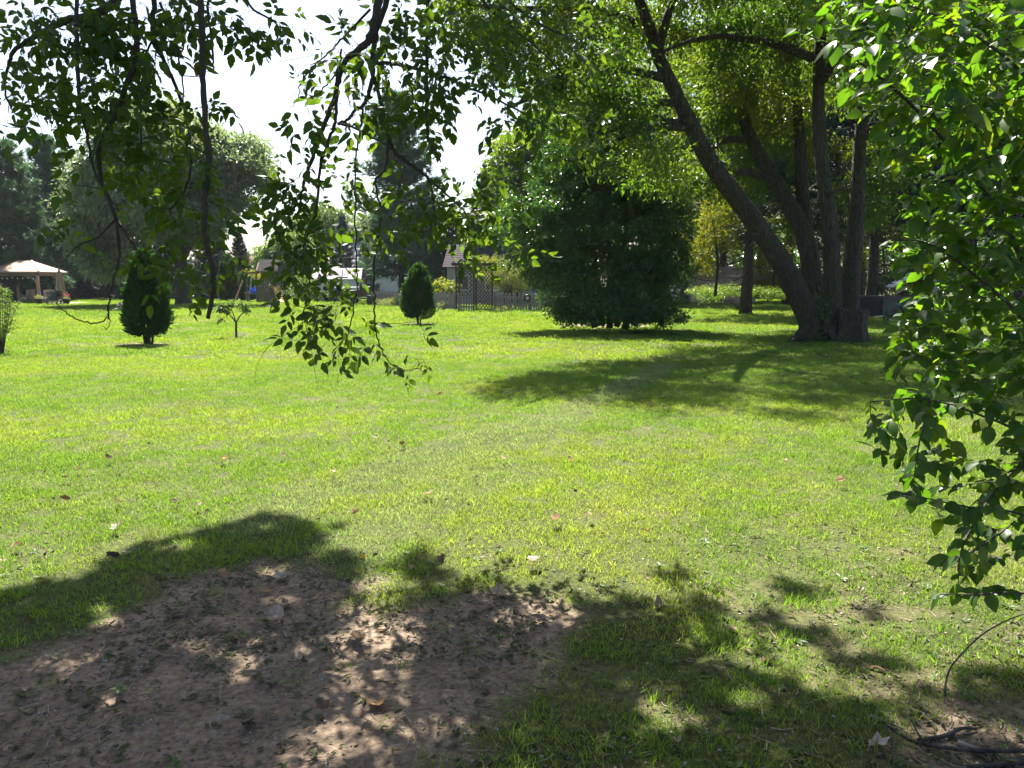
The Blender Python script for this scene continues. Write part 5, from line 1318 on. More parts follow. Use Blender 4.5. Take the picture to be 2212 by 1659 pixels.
# adirondack chair (seen from behind)
ac = empty('adirondack_chair', at(112, gd - 1.9), .1, 'slate coloured fan backed garden chair seen from behind beside the umbrella', 'chair')
for i in range(7):
    x = (i - 3) * .088
    hgt_ = 1.02 - .055 * abs(i - 3) ** 1.5 / 1.7
    local('back_slat', ac, 'dark_plastic', lambda mb: mb.beam([x * .8, .12, .30], [x * 1.25, -.22, hgt_], .074, .022))
for z, y in ((.46, .05), (.78, -.09)):
    local('back_rail', ac, 'dark_plastic', lambda mb: mb.box([0, y - .025, z], [.66, .03, .07]))
for i in range(5):
    local('seat_slat', ac, 'dark_plastic', lambda mb: mb.box([0, .16 + i * .1, .31 + i * .018], [.56, .085, .022]))
for s in (-1, 1):
    local('armrest', ac, 'dark_plastic', lambda mb: mb.box([s * .37, .25, .56], [.13, .75, .025]))
    local('front_leg', ac, 'dark_plastic', lambda mb: mb.box([s * .33, .55, .275], [.03, .1, .55]))
    local('rear_leg', ac, 'dark_plastic', lambda mb: mb.beam([s * .33, -.22, .0], [s * .33, .1, .5], .04, .1))
    local('side_rail', ac, 'dark_plastic', lambda mb: mb.beam([s * .29, -.25, .12], [s * .29, .62, .36], .1, .03))
# lounge chair, sofa, table in the gazebo
def cushion_chair(loc, rz, label, w_, col):
    o = empty('lounge_chair', loc, rz, label, 'chair')
    local('seat_cushion', o, col, lambda mb: mb.box([0, 0, .42], [w_ - .1, .6, .14]))
    local('back_cushion', o, col, lambda mb: mb.box([0, -.28, .72], [w_ - .1, .14, .5]))
    for s in (-1, 1):
        local('arm', o, 'brown_wood', lambda mb: mb.box([s * w_ / 2, .0, .6], [.07, .7, .05]))
        for y in (-.3, .3):
            local('leg', o, 'brown_wood', lambda mb: mb.box([s * w_ / 2, y, .29], [.06, .06, .58]))
    local('back_frame', o, 'brown_wood', lambda mb: mb.box([0, -.38, .7], [w_, .05, .62]))
cushion_chair(at(58, gd + .2), 1.3, 'tan framed patio armchair turned sideways under the gazebo', .65, 'beige')
cushion_chair(at(78, gd + 1.9), 3.14, 'long patio sofa with deep blue cushions under the gazebo', 1.7, 'navy')
cushion_chair(at(97, gd - .4), 3.0, 'beige backed armchair half hidden by the slate garden chair', .75, 'beige')
tb = empty('patio_table', at(75, gd + .8), 0, 'low pale topped patio table in front of the blue sofa', 'table')
local('tabletop', tb, 'white', lambda mb: mb.box([0, 0, .47], [1.0, .6, .05]))
for sx in (-.44, .44):
    for sy in (-.24, .24):
        local('leg', tb, 'brown_wood', lambda mb: mb.box([sx, sy, .225], [.05, .05, .45]))
def planter(x, d, label, flower):
    o = empty('flower_pot', at(x, d), 0, label, 'flower pot', 'flower pots on the patio')
    local('pot', o, 'pot', lambda mb: mb.lathe([[0, 0], [.17, 0], [.24, .34], [.26, .34], [.26, .4], [.21, .4], [.2, .34], [0, .34]], 16), True)
    r = np.random.default_rng(int(x))
    mb = MB(); c = np.array([0, 0, .5]) + rdir(r, 26) * [.24, .24, .12]
    puff(mb, r, c, 10, .09, .08, RHOMB, .2, 1, .5); mb.build('foliage', M['tall_weed'], o, False, 'stuff')
    if flower:
        mb = MB(); c = np.array([.02, -.05, .66]) + rdir(r, 14) * [.2, .16, .1]
        puff(mb, r, c, 14, .05, .06, RHOMB, 0, 1, .9); mb.build('flowers', M['pink'], o, False, 'stuff')
planter(82, gd - 1.7, 'dark pot of yellowish trailing plants by the gazebo', False)
planter(141, gd - 1.6, 'pot of bright pink flowers beside the closed umbrella', True)
sk = empty('shepherd_hook', at(134, gd - 2.2), 0, 'thin black curved hook stuck in the grass by the pink flowers', 'plant hook')
local('rod', sk, 'black', lambda mb: mb.tube(spline([[0, 0, -.05], [0, 0, .9], [.03, 0, 1.1], [.16, 0, 1.16], [.24, 0, 1.05], [.2, 0, .98]], 5), .014, 6), True)
# wood pile of split logs in a low fire ring
fp = empty('fire_pit', at(262, 42), 0, 'small heap of split firewood on a dark low ring out on the grass', 'fire pit')
local('ring', fp, 'black', lambda mb: mb.lathe([[.42, 0], [.46, 0], [.46, .14], [.42, .14], [.42, 0]], 20), True)
r = np.random.default_rng(5)
for k in range(10):
    a = r.uniform(0, 3.14); c = np.array([r.uniform(-.22, .22), r.uniform(-.2, .2), .12 + .035 * k]); v = np.array([math.cos(a), math.sin(a), r.normal(0, .18)]) * r.uniform(.22, .36)
    local('log', fp, ('cedar_wood', 'bark_birch', 'grey_wood')[k % 3], lambda mb: mb.tube([c - v, c + v], r.uniform(.04, .065), 6))

# playset
pd = 60.0
ps = empty('playset', at(580, pd), 0, 'wooden playset tower with a peaked roof and yellow slide beyond the lawn', 'playset')
for sx in (-.7, .7):
    for sy in (-.6, .6):
        local('post', ps, 'brown_wood', lambda mb: mb.box([sx, sy, 1.25], [.1, .1, 2.5]))
local('deck', ps, 'brown_wood', lambda mb: mb.box([0, 0, 1.2], [1.5, 1.3, .08]))
def proof(mb):
    mb.add([[-.85, -.8, 2.45], [.85, -.8, 2.45], [.85, .8, 2.45], [-.85, .8, 2.45], [-.85, 0, 3.35], [.85, 0, 3.35]], [[0, 1, 5, 4], [2, 3, 4, 5], [3, 2, 1, 0]], [[1, 2, 5], [3, 0, 4]])
local('roof', ps, 'dark_grey', lambda mb: mb.add([[-.55, -.95, 2.4], [.55 - 1.1, .95, 2.4], [1.0, .95, 2.4], [1.0, -.95, 2.4], [-.55, 0, 3.3], [1.0, 0, 3.3]], [[0, 3, 5, 4], [2, 1, 4, 5], [0, 1, 2, 3]], [[3, 2, 5], [1, 0, 4]]))
local('gable', ps, 'brown_wood', lambda mb: mb.add([[-.72, -.7, 2.46], [-.72, .7, 2.46], [-.72, 0, 3.1], [-.6, -.7, 2.46], [-.6, .7, 2.46], [-.6, 0, 3.1]], [[0, 3, 5, 2], [1, 2, 5, 4], [0, 1, 4, 3]], [[0, 2, 1], [3, 4, 5]]))
for k in range(7):
    local('railing_board', ps, 'brown_wood', lambda mb: mb.box([-.6 + k * .2, -.62, 1.5], [.12, .025, .55]))
for k in range(6):
    local('wall_board', ps, 'brown_wood', lambda mb: mb.box([-.55 + k * .22, -.63, .58], [.2, .03, 1.1]))
def slide(mb):
    s = spline([[.6, -.6, 1.25], [.9, -1.0, 1.15], [1.3, -1.7, .6], [1.55, -2.2, .2], [1.75, -2.6, .12]], 4); n = len(s)
    side = np.array([.86, .5, 0]) * .26
    V = np.concatenate([s - side + [0, 0, .16], s - side, s + side, s + side + [0, 0, .16], s - side * 1.1 + [0, 0, -.05], s + side * 1.1 + [0, 0, -.05]])
    q = []
    for k_ in (0, 1, 2): q += [[k_ * n + i, k_ * n + i + 1, (k_ + 1) * n + i + 1, (k_ + 1) * n + i] for i in range(n - 1)]
    q += [[4 * n + i, 4 * n + i + 1, 5 * n + i + 1, 5 * n + i] for i in range(n - 1)]
    mb.add(V, q)
local('slide', ps, 'yellow', slide, True)
local('swing_beam', ps, 'brown_wood', lambda mb: mb.beam([-1.6, -.55, 2.25], [-.6, -.1, 2.3], .09, .14))
local('swing_leg', ps, 'cedar_wood', lambda mb: mb.beam([-1.55, -.55, 2.22], [-2.35, -1.0, 0], .1, .1))
local('swing_leg', ps, 'brown_wood', lambda mb: mb.beam([-1.5, -.45, 2.22], [-1.9, .6, 0], .1, .1))
pc = at(580, pd)
sw = empty('toddler_swing', pc + [-1.05, -.45, 0], 0, 'blue plastic toddler swing hanging on ropes from the playset beam', 'swing')
local('seat', sw, 'blue', lambda mb: mb.add(*(lambda t: (np.concatenate(t.V), np.concatenate(t.F[4])))(MB().lathe([[.0, .62], [.2, .64], [.3, .74], [.33, .92], [.30, .92], [.26, .76], [.0, .7]], 12))), True)
local('backrest', sw, 'blue', lambda mb: mb.prism([(-.28, .15), (.28, .15), (.3, .26), (-.3, .26)], .8, 1.18))
for sx in (-.22, .22):
    for sy in (-.15, .18):
        local('rope', sw, 'white', lambda mb: mb.tube([[sx, sy, .9], [sx * .4, 0, 2.2]], .014, 4))
pt = empty('picnic_bench', at(556, pd + 1.6), 0, 'low weathered wooden bench table behind the blue swing', 'bench')
for k in range(4):
    local('plank', pt, 'grey_wood', lambda mb: mb.box([0, -.3 + k * .2, .72], [1.9, .18, .05]))
for sx in (-.8, 0, .8):
    local('leg', pt, 'grey_wood', lambda mb: mb.box([sx, 0, .345], [.08, .7, .69]))

# shed
def gable_house(name, label, cat, loc, rz, w_, d_, h_, rise, wall, roofm, courses, over=.25, door=True, window=False, gablem=None):
    """ridge along local x; front faces -y"""
    o = empty(name, loc, rz, label, cat)
    local('wall', o, wall, lambda mb: mb.prism([(-w_ / 2, -d_ / 2), (w_ / 2, -d_ / 2), (w_ / 2, d_ / 2), (-w_ / 2, d_ / 2)], -.1, h_))
    for sx in (-1, 1):
        local('gable_end', o, gablem or wall, lambda mb: mb.add([[sx * (w_ / 2 - .03), -d_ / 2, h_], [sx * (w_ / 2 - .03), d_ / 2, h_], [sx * (w_ / 2 - .03), 0, h_ + rise], [sx * (w_ / 2 - .12), -d_ / 2, h_], [sx * (w_ / 2 - .12), d_ / 2, h_], [sx * (w_ / 2 - .12), 0, h_ + rise]],
                                                       [[0, 3, 5, 2], [1, 2, 5, 4], [0, 1, 4, 3]], [[0, 2, 1], [3, 4, 5]]))
    for sy in (-1, 1):
        def slope(mb):
            L = math.hypot(d_ / 2 + over, rise * (1 + over / (d_ / 2)))
            for c in range(courses):
                f0, f1 = c / courses, (c + 1.15) / courses
                y0 = sy * (d_ / 2 + over) * (1 - f0); y1 = sy * (d_ / 2 + over) * (1 - min(1, f1))
                zl = h_ - rise * over / (d_ / 2)
                z0 = zl + (h_ + rise - zl) * f0; z1 = zl + (h_ + rise - zl) * min(1, f1)
                hw = w_ / 2 + over
                off = .045 - .001 * c
                mb.add([[-hw, y0, z0 + off], [hw, y0, z0 + off], [hw, y1, z1 + .012], [-hw, y1, z1 + .012], [-hw, y0, z0], [hw, y0, z0]], [[0, 1, 2, 3] if sy < 0 else [3, 2, 1, 0], [4, 5, 1, 0] if sy < 0 else [0, 1, 5, 4]])
        local('roof_slope', o, roofm, slope, False, 'stuff')
    for k in range(int(h_ / .22)):
        local('siding_board', o, wall, lambda mb: mb.box([0, -d_ / 2 - .012, .12 + k * .22], [w_ + .02, .02, .2]))
    if door:
        dr = local('door', o, 'white', lambda mb: mb.box([w_ * .12, -d_ / 2 - .045, 1.0], [.95, .04, 1.95]))
        local('handle', dr, 'black', lambda mb: mb.box([w_ * .12 + .38, -d_ / 2 - .08, 1.0], [.04, .04, .12]))
    if window:
        for x in (-w_ * .25, w_ * .25):
            f = local('window', o, 'white', lambda mb: [mb.box([x, -d_ / 2 - .05, 1.5 + s * .5], [1.0, .05, .08]) for s in (-1, 1)] and [mb.box([x + s * .46, -d_ / 2 - .05, 1.5], [.08, .045, .92]) for s in (-1, 1)])
            local('pane', f, 'glass', lambda mb: mb.box([x, -d_ / 2 - .035, 1.5], [.84, .02, .92]))
    return o
gable_house('garden_shed', 'pale grey garden shed with a lilac shingled roof seen through the hanging leaves', 'shed', at(732, 62), .12, 3.3, 2.6, 1.9, .75, 'white_wall', 'shingle_lilac', 9)
gable_house('house', 'house with a brown shingled roof standing beyond the lattice arbor', 'house', at(1040, 56.6), -.08, 4.2, 5.0, 2.75, 1.5, 'cream_wall', 'shingle_brown', 12, .3, False, True)
gable_house('house', 'house with pale blue siding partly hidden by the dark bush', 'house', at(1122, 62), 1.2, 5.0, 4.2, 3.4, 1.3, 'blue_wall', 'shingle_brown', 12, .3, False, True)
gable_house('house', 'grey roofed house far beyond the shed under the pale trees', 'house', at(812, 88), .3, 9, 7, 3.0, 2.8, 'white_wall', 'shingle_lilac', 14, .4, False, True)
gable_house('garage', 'low pinkish tan garage in the sunshine beyond the spruce trunk', 'garage', at(1560, 60), -.2, 4.6, 4, 2.0, .7, 'tan_wall', 'tan_metal', 6, .25, False, False)
gable_house('outbuilding', 'small white outbuilding beside the tan garage', 'outbuilding', at(1500, 63), .1, 3.4, 3, 2.0, .7, 'white_wall', 'tan_metal', 6, .2, True, False)
wp = empty('log_pile', at(1555, 52), .15, 'heap of reddish split wood on the ground before the tan garage', 'wood pile')
r = np.random.default_rng(9)
for k in range(22):
    x = r.uniform(-1.3, 1.3); z = .08 + r.random() * .55 * (1 - abs(x) / 1.5)
    a = r.normal(0, .4)
    local('log', wp, ('terracotta', 'cedar_wood', 'brown_wood')[k % 3], lambda mb: mb.beam([x - .3 * math.cos(a), r.uniform(-.2, .2), z], [x + .3 * math.cos(a), r.uniform(-.2, .2) + .3 * math.sin(a), z + r.normal(0, .06)], .09, .08))
# boat trailer by the fence
tl = empty('boat_trailer', at(768, 54), -.08, 'dark low boat on a trailer parked beside the picket fence', 'boat trailer')
def hull(mb):
    X_ = np.linspace(-1.7, 1.7, 9); V = []
    for x in X_:
        t = 1 - max(0, (x - .2) / 1.6) ** 2 * .95 if x > .2 else 1
        t = max(t, .06)
        V += [[x, -.7 * t, 1.0 + .06 * max(0, x)], [x, -.55 * t, .6], [x, 0, .5 + .1 * max(0, x)], [x, .55 * t, .6], [x, .7 * t, 1.0 + .06 * max(0, x)], [x, .0, .86 + .06 * max(0, x)]]
    q = [[i * 6 + k, i * 6 + (k + 1) % 6, (i + 1) * 6 + (k + 1) % 6, (i + 1) * 6 + k] for i in range(8) for k in range(6)]
    q += [[0, 1, 2, 5], [5, 2, 3, 4]]
    mb.add(V, q)
local('hull', tl, 'brown_dark', hull)
for s in (-1, 1):
    local('hand_rail', tl, 'white', lambda mb: mb.tube([[-1.6, s * .66, 1.2], [0, s * .68, 1.22], [.9, s * .5, 1.25]], .018, 5))
    for x in (-1.5, -.6, .3):
        local('rail_post', tl, 'white', lambda mb: mb.tube([[x, s * .67, .98], [x, s * .67, 1.21]], .014, 5))
local('seat', tl, 'blue', lambda mb: mb.box([-1.2, 0, 1.0], [.4, .7, .18]))
local('trailer_frame', tl, 'black', lambda mb: [mb.box([0, y, .44], [3.0, .07, .07]) for y in (-.5, .5)] and mb.beam([1.5, 0, .44], [2.3, 0, .4], .07, .07))
for s in (-1, 1):
    wh = local('wheel', tl, 'rubber', lambda mb: mb.tube([[-.3, s * .72 - .08, .28], [-.3, s * .72 + .08, .28]], .28, 16))
    local('rim', wh, 'white', lambda mb: mb.tube([[-.3, s * .72 - .085, .28], [-.3, s * .72 + .085, .28]], .14, 12))
bn = empty('barrel', at(800, 50.5), 0, 'dark plastic barrel at the end of the picket fence', 'barrel')
local('body', bn, 'dark_grey', lambda mb: mb.lathe([[0, 0], [.24, 0], [.28, .3], [.26, .62], [.22, .66], [0, .66]], 14), True)
local('lid', bn, 'black', lambda mb: mb.lathe([[0, .72], [.24, .72], [.26, .66], [.25, .64]], 14), True)

# picket fence and arbor
A1 = at(1180, 41.2); A2 = at(1068, 42.6); B1 = at(982, 42.8); B2 = at(930, 46); B3 = at(800, 53)
pick = MB()
def picket_me(h, w_):
    t = .02
    mb = MB(); V = np.array([[-w_, -t, 0], [w_, -t, 0], [w_, -t, h - .07], [0, -t, h], [-w_, -t, h - .07]]); V2 = V + [0, 2 * t, 0]
    V = np.concatenate([V, V2])
    mb.add(V, [[0, 1, 2, 4], [6, 5, 9, 7], [0, 5, 6, 1], [1, 6, 7, 2], [2, 7, 8, 3], [3, 8, 9, 4], [4, 9, 5, 0]], [[2, 3, 4], [7, 9, 8]])
    me = mb.mesh('picket'); me.materials.append(M['grey_wood']); return me
pk = [picket_me(.96 + .012 * i, .042) for i in range(3)]
rngf = np.random.default_rng(55)
def fence(label, pts, step):
    base = np.array(pts[0], float)
    o = empty('picket_fence', base, 0, label, 'picket fence', 'weathered picket fence of the vegetable garden')
    for p, q in zip(pts[:-1], pts[1:]):
        v = q - p; L = np.linalg.norm(v[:2]); u = v / L; rz = math.atan2(v[1], v[0])
        for z in (.3, .74):
            local('rail', o, 'grey_wood', lambda mb: mb.beam(p - base + [0, .045, z], q - base + [0, .045, z], .04, .09))
        for k in range(int(L / step)):
            c = p + u * (k + .5) * step - base
            ob = bpy.data.objects.new('picket', pk[rngf.integers(3)]); COL.objects.link(ob); ob.parent = o
            ob.location = (c[0], c[1] - .0, .03 + rngf.normal(0, .015)); ob.rotation_euler = (rngf.normal(0, .02), rngf.normal(0, .03), rz)
        for k in range(int(L / 2.2) + 1):
            c = p + u * min(L, k * 2.2) - base
            local('post', o, 'grey_wood', lambda mb: mb.box([c[0], c[1] + .11, .5], [.09, .09, 1.05]))
    return o
fence('weathered picket fence between arbor and dark bush, carrying a round ornament', [A2, A1], .155)
fence('picket fence run going away behind the clipped arborvitae towards the shed', [B1, B2, B3], .15)
ar = empty('garden_arbor', (B1 + A2) / 2, 0, 'weathered wooden arbor with diagonal lattice sides and a leafy vine on top', 'arbor')
ac_ = (B1 + A2) / 2
hw = abs(A2[0] - B1[0]) / 2 - .12
H = 2.5
PX = [(-hw, -.3), (-.02, -.42), (.06, .42), (hw, -.28)]
for x, y in PX + [(-hw + .1, .5)]:
    local('post', ar, 'arbor_wood', lambda mb: mb.box([x, y, H / 2], [.09, .09, H]))
for y in (-.45, .1, .5):
    local('top_beam', ar, 'arbor_wood', lambda mb: mb.box([0, y, H + .05], [2 * hw + .5, .05, .14]))
for k in range(9):
    local('rafter', ar, 'grey_wood', lambda mb: mb.box([-hw - .15 + k * (2 * hw + .3) / 8, .03, H + .15], [.045, 1.35, .09]))
def lattice(x0, y0, x1, y1, z0, z1):
    L = math.hypot(x1 - x0, y1 - y0); u = np.array([(x1 - x0) / L, (y1 - y0) / L, 0]); o0 = np.array([x0, y0, 0]); nrm = np.array([-u[1], u[0], 0])
    st = .23
    for sgn in (1, -1):
        k = -int((z1 - z0) / st) - 2
        while k * st < L + (z1 - z0):
            # line s = k*st + sgn*(z - z0), clipped to the panel
            zs = [z0, z1]
            c = k * st
            if sgn > 0: za, zb = z0 + max(0, -c), z0 + min(z1 - z0, L - c)
            else: za, zb = z0 + max(0, c - L), z0 + min(z1 - z0, c)
            if zb - za > .06:
                sa, sb = c + sgn * (za - z0), c + sgn * (zb - z0)
                local('lattice_slat', ar, 'arbor_wood', lambda mb: mb.beam(o0 + u * sa + nrm * .012 * sgn + [0, 0, za], o0 + u * sb + nrm * .012 * sgn + [0, 0, zb], .014, .05))
            k += 1
    for z in (z0, z1):
        local('panel_rail', ar, 'arbor_wood', lambda mb: mb.beam(o0 + [0, 0, z], o0 + u * L + [0, 0, z], .05, .07))
lattice(-hw + .06, -.3, -.1, -.42, .85, H - .12)
lattice(.1, .38, hw - .06, -.26, .08, H - .12)
gt = empty('garden_gate', ac_ + [-hw / 2, -.5, 0], -.12, 'low picket gate standing in front of the lattice arbor', 'gate')
for k in range(6):
    ob = bpy.data.objects.new('picket', pk[k % 3]); COL.objects.link(ob); ob.parent = gt
    ob.location = (-.36 + k * .145, 0, .03)
for z in (.25, .72):
    local('rail', gt, 'grey_wood', lambda mb: mb.box([0, .05, z], [.86, .04, .08]))
local('hinge', gt, 'black', lambda mb: mb.box([-.42, .03, .72], [.05, .06, .1]))
vn = empty('climbing_vine', ac_ + [.35, 0, H], 0, 'bright green vine heaped on the top of the arbor', 'vine')
r = np.random.default_rng(66); mb = MB()
puff(mb, r, np.array([0.05, 0, .28]) + rdir(r, 60) * [.75, .5, .16], 16, .14, .11, RHOMB, .3, .9, .6)
mb.build('leaves', M['bright_leaf'], vn, False, 'stuff')
mb = MB()
for k in range(10): mb.tube(spline([[r.uniform(-.6, .6), r.uniform(-.4, .4), -.1], [r.uniform(-.6, .6), r.uniform(-.4, .4), .2], [r.uniform(-.7, .7), r.uniform(-.4, .4), .35]], 3), .008, 4)
mb.build('stems', M['twig'], vn, True, 'stuff')
wr = empty('fence_ornament', A2 + (A1 - A2) * .64 + [0, -.06, .72], 0, 'round dark wreath like ornament with a pale centre on the pickets', 'ornament')
t = np.linspace(0, 2 * math.pi, 25)
local('ring', wr, 'black', lambda mb: mb.tube(np.stack([.15 * np.cos(t), 0 * t, .15 * np.sin(t)], 1), .05, 8, cap=False), True)
local('centre', wr, 'mesh_cloth', lambda mb: mb.tube([[0, -.03, 0], [0, .0, 0]], .06, 10))

# corner behind the stump: grey box, swing seat, hose, boulder
bx = empty('storage_box', at(1884, 34.5), .02, 'large plain dark grey storage box behind the stump', 'storage box')
local('body', bx, 'dark_grey', lambda mb: mb.box([0, 0, .46], [1.4, .8, .92]))
local('lid', bx, 'brown_dark', lambda mb: mb.box([0, 0, .95], [1.46, .86, .06]))
for x in (-.5, 0, .5):
    local('panel', bx, 'dark_grey', lambda mb: mb.box([x, -.41, .46], [.44, .02, .8]))
gs_ = empty('garden_swing', at(1945, 31), -.15, 'black tube framed garden swing seat with a tilted pale canopy', 'garden swing')
for s in (-1, 1):
    local('frame_side', gs_, 'black', lambda mb: mb.tube(spline([[s * .75, -.7, 0], [s * .75, -.62, .9], [s * .74, -.55, 1.35], [s * .72, -.4, 1.48], [s * .7, .1, 1.5], [s * .72, .45, 1.2], [s * .75, .7, 0]], 4), .026, 7), True)
    local('foot_bar', gs_, 'mesh_cloth', lambda mb: mb.beam([s * .75, -.8, .25], [s * .75, .6, .14], .05, .04))
local('canopy', gs_, 'mesh_cloth', lambda mb: mb.box([.15, 0, 1.72], [1.4, 1.0, .04], 0, M=Matrix.Rotation(-.55, 3, 'Y')))
local('canopy_rail', gs_, 'black', lambda mb: mb.tube([[-.7, .1, 1.5], [.7, .1, 1.5]], .024, 6))
st_ = local('seat', gs_, 'brown_dark', lambda mb: mb.box([.1, .05, .45], [1.2, .5, .05]))
local('backrest', gs_, 'brown_dark', lambda mb: mb.box([.1, .32, .75], [1.2, .05, .55], M=Matrix.Rotation(-.25, 3, 'X')))
for s in (-.5, .7):
    local('hanger', gs_, 'black', lambda mb: mb.tube([[s, .05, .45], [s * .95, .1, 1.5]], .012, 5))
hs = empty('garden_hose', at(1936, 28.5), .3, 'coil of dark green hose leaning by the garden swing', 'hose')
for k in range(4):
    rr = .34 + .03 * k
    local('coil', hs, 'green_hose', lambda mb: mb.tube(np.stack([rr * np.cos(t), -.12 + .07 * k + 0 * t, .42 + rr * np.sin(t)], 1), .018, 6, cap=False), True)
local('reel', hs, 'black', lambda mb: mb.tube([[0, -.2, .42], [0, .2, .42]], .14, 10))
local('stand', hs, 'black', lambda mb: [mb.beam([0, y, .42], [x, y, 0], .03, .03) for y in (-.22, .22) for x in (-.25, .25)])
bo = empty('boulder', at(2030, 28), 0, 'rounded grey boulder on the grass by the hose', 'boulder')
r = np.random.default_rng(3)
import bmesh
bm_ = bmesh.new(); bmesh.ops.create_icosphere(bm_, subdivisions=3, radius=.3)
for v in bm_.verts:
    f = 1 + .12 * math.sin(v.co.x * 9 + 1) * math.sin(v.co.y * 8) + .08 * math.sin(v.co.z * 13 + v.co.x * 7)
    v.co = Vector((v.co.x * f * 1.15, v.co.y * f, v.co.z * f * .8 + .18))
me = bpy.data.meshes.new('rock'); bm_.to_mesh(me); bm_.free(); me.materials.append(M['stone'])
me.polygons.foreach_set('use_smooth', [True] * len(me.polygons))
o = link(bpy.data.objects.new('rock', me), bo)
tp = empty('flower_pot', at(1990, 31.5), 0, 'brown clay pot standing behind the garden swing seat', 'flower pot')
local('pot', tp, 'terracotta', lambda mb: mb.lathe([[0, 0], [.2, 0], [.28, .42], [.31, .42], [.31, .52], [.26, .52], [.25, .42], [0, .4]], 16), True)

# ------------------------------------------------------------------ fallen leaves
def dry_me(kind, seed):
    r = np.random.default_rng(seed)
    if kind == 'curl':
        st = np.linspace(0, 1, 11); wd = .36 * np.sin(np.pi * np.clip(st * .93 + .06, 0, 1)) ** .8 * r.uniform(.85, 1.15)
        cr = np.linspace(-1, 1, 7)
        A, B = np.meshgrid(st, cr, indexing='ij')
        Wd = wd[:, None] * (1 + .12 * r.normal(size=(11, 1)))
        fold = r.uniform(.5, 1.4); roll = r.uniform(.4, 1.1)
        X = A - .5; Y = B * Wd * np.cos(B * fold * .7)
        Zc = np.abs(B) ** 1.3 * Wd * fold + roll * (A - .5) ** 2 + .05 * (vnoise(A * 5 + seed, B * 3, seed) - .5) + .02 * r.normal(size=A.shape)
        V = np.stack([X, Y, Zc], -1).reshape(-1, 3)
        q = [[i * 7 + k, (i + 1) * 7 + k, (i + 1) * 7 + k + 1, i * 7 + k + 1] for i in range(10) for k in range(6)]
        sk = np.array([[-.5, .008, roll * .25], [-.5, -.008, roll * .25], [-.72, .03, roll * .25 + .05], [-.72, .045, roll * .25 + .05]])
        return mesh_arrays('dry_leaf', np.concatenate([V, sk]), [np.array(q), np.array([[77, 78, 79, 80]])], True)
    a = np.radians([0, 18, 28, 48, 62, 80, 100, 128, 150, 180, 210, 232, 260, 280, 298, 312, 332, 342])
    rr = np.array([.6, .42, .4, .54, .38, .36, .45, .3, .28, .22, .28, .3, .45, .36, .38, .54, .4, .42]) * r.uniform(.88, 1.12, 18)
    o = np.stack([rr * np.cos(a), rr * np.sin(a), .3 * np.sin(a * 2 + seed) * rr + .5 * rr ** 2 + r.normal(0, .02, 18)], 1)
    i_ = np.stack([rr * .5 * np.cos(a), rr * .5 * np.sin(a), .03 * np.sin(a * 3) + 0 * a], 1)
    n = 18; k = np.arange(n); k2 = (k + 1) % n
    st = np.array([[-.18, 0, .02], [-.55, .05, .06], [-.55, .05, .075], [-.18, .015, .03]])
    V = np.concatenate([o, i_, [[0, 0, .04]], st])
    return mesh_arrays('dry_leaf', V, [np.stack([i for i in (k2 + n, k + n, np.full(n, 2 * n))], 1), np.stack([k, k2, k2 + n, k + n], 1), np.array([[37, 38, 39, 40]])], False)
DL = {}
def dry(kind, seed, mat):
    key = (kind, seed % 4, mat)
    if key not in DL:
        me = dry_me(kind, seed % 4 + (10 if kind == 'curl' else 30)); me.materials.append(M[mat]); DL[key] = me
    return DL[key]
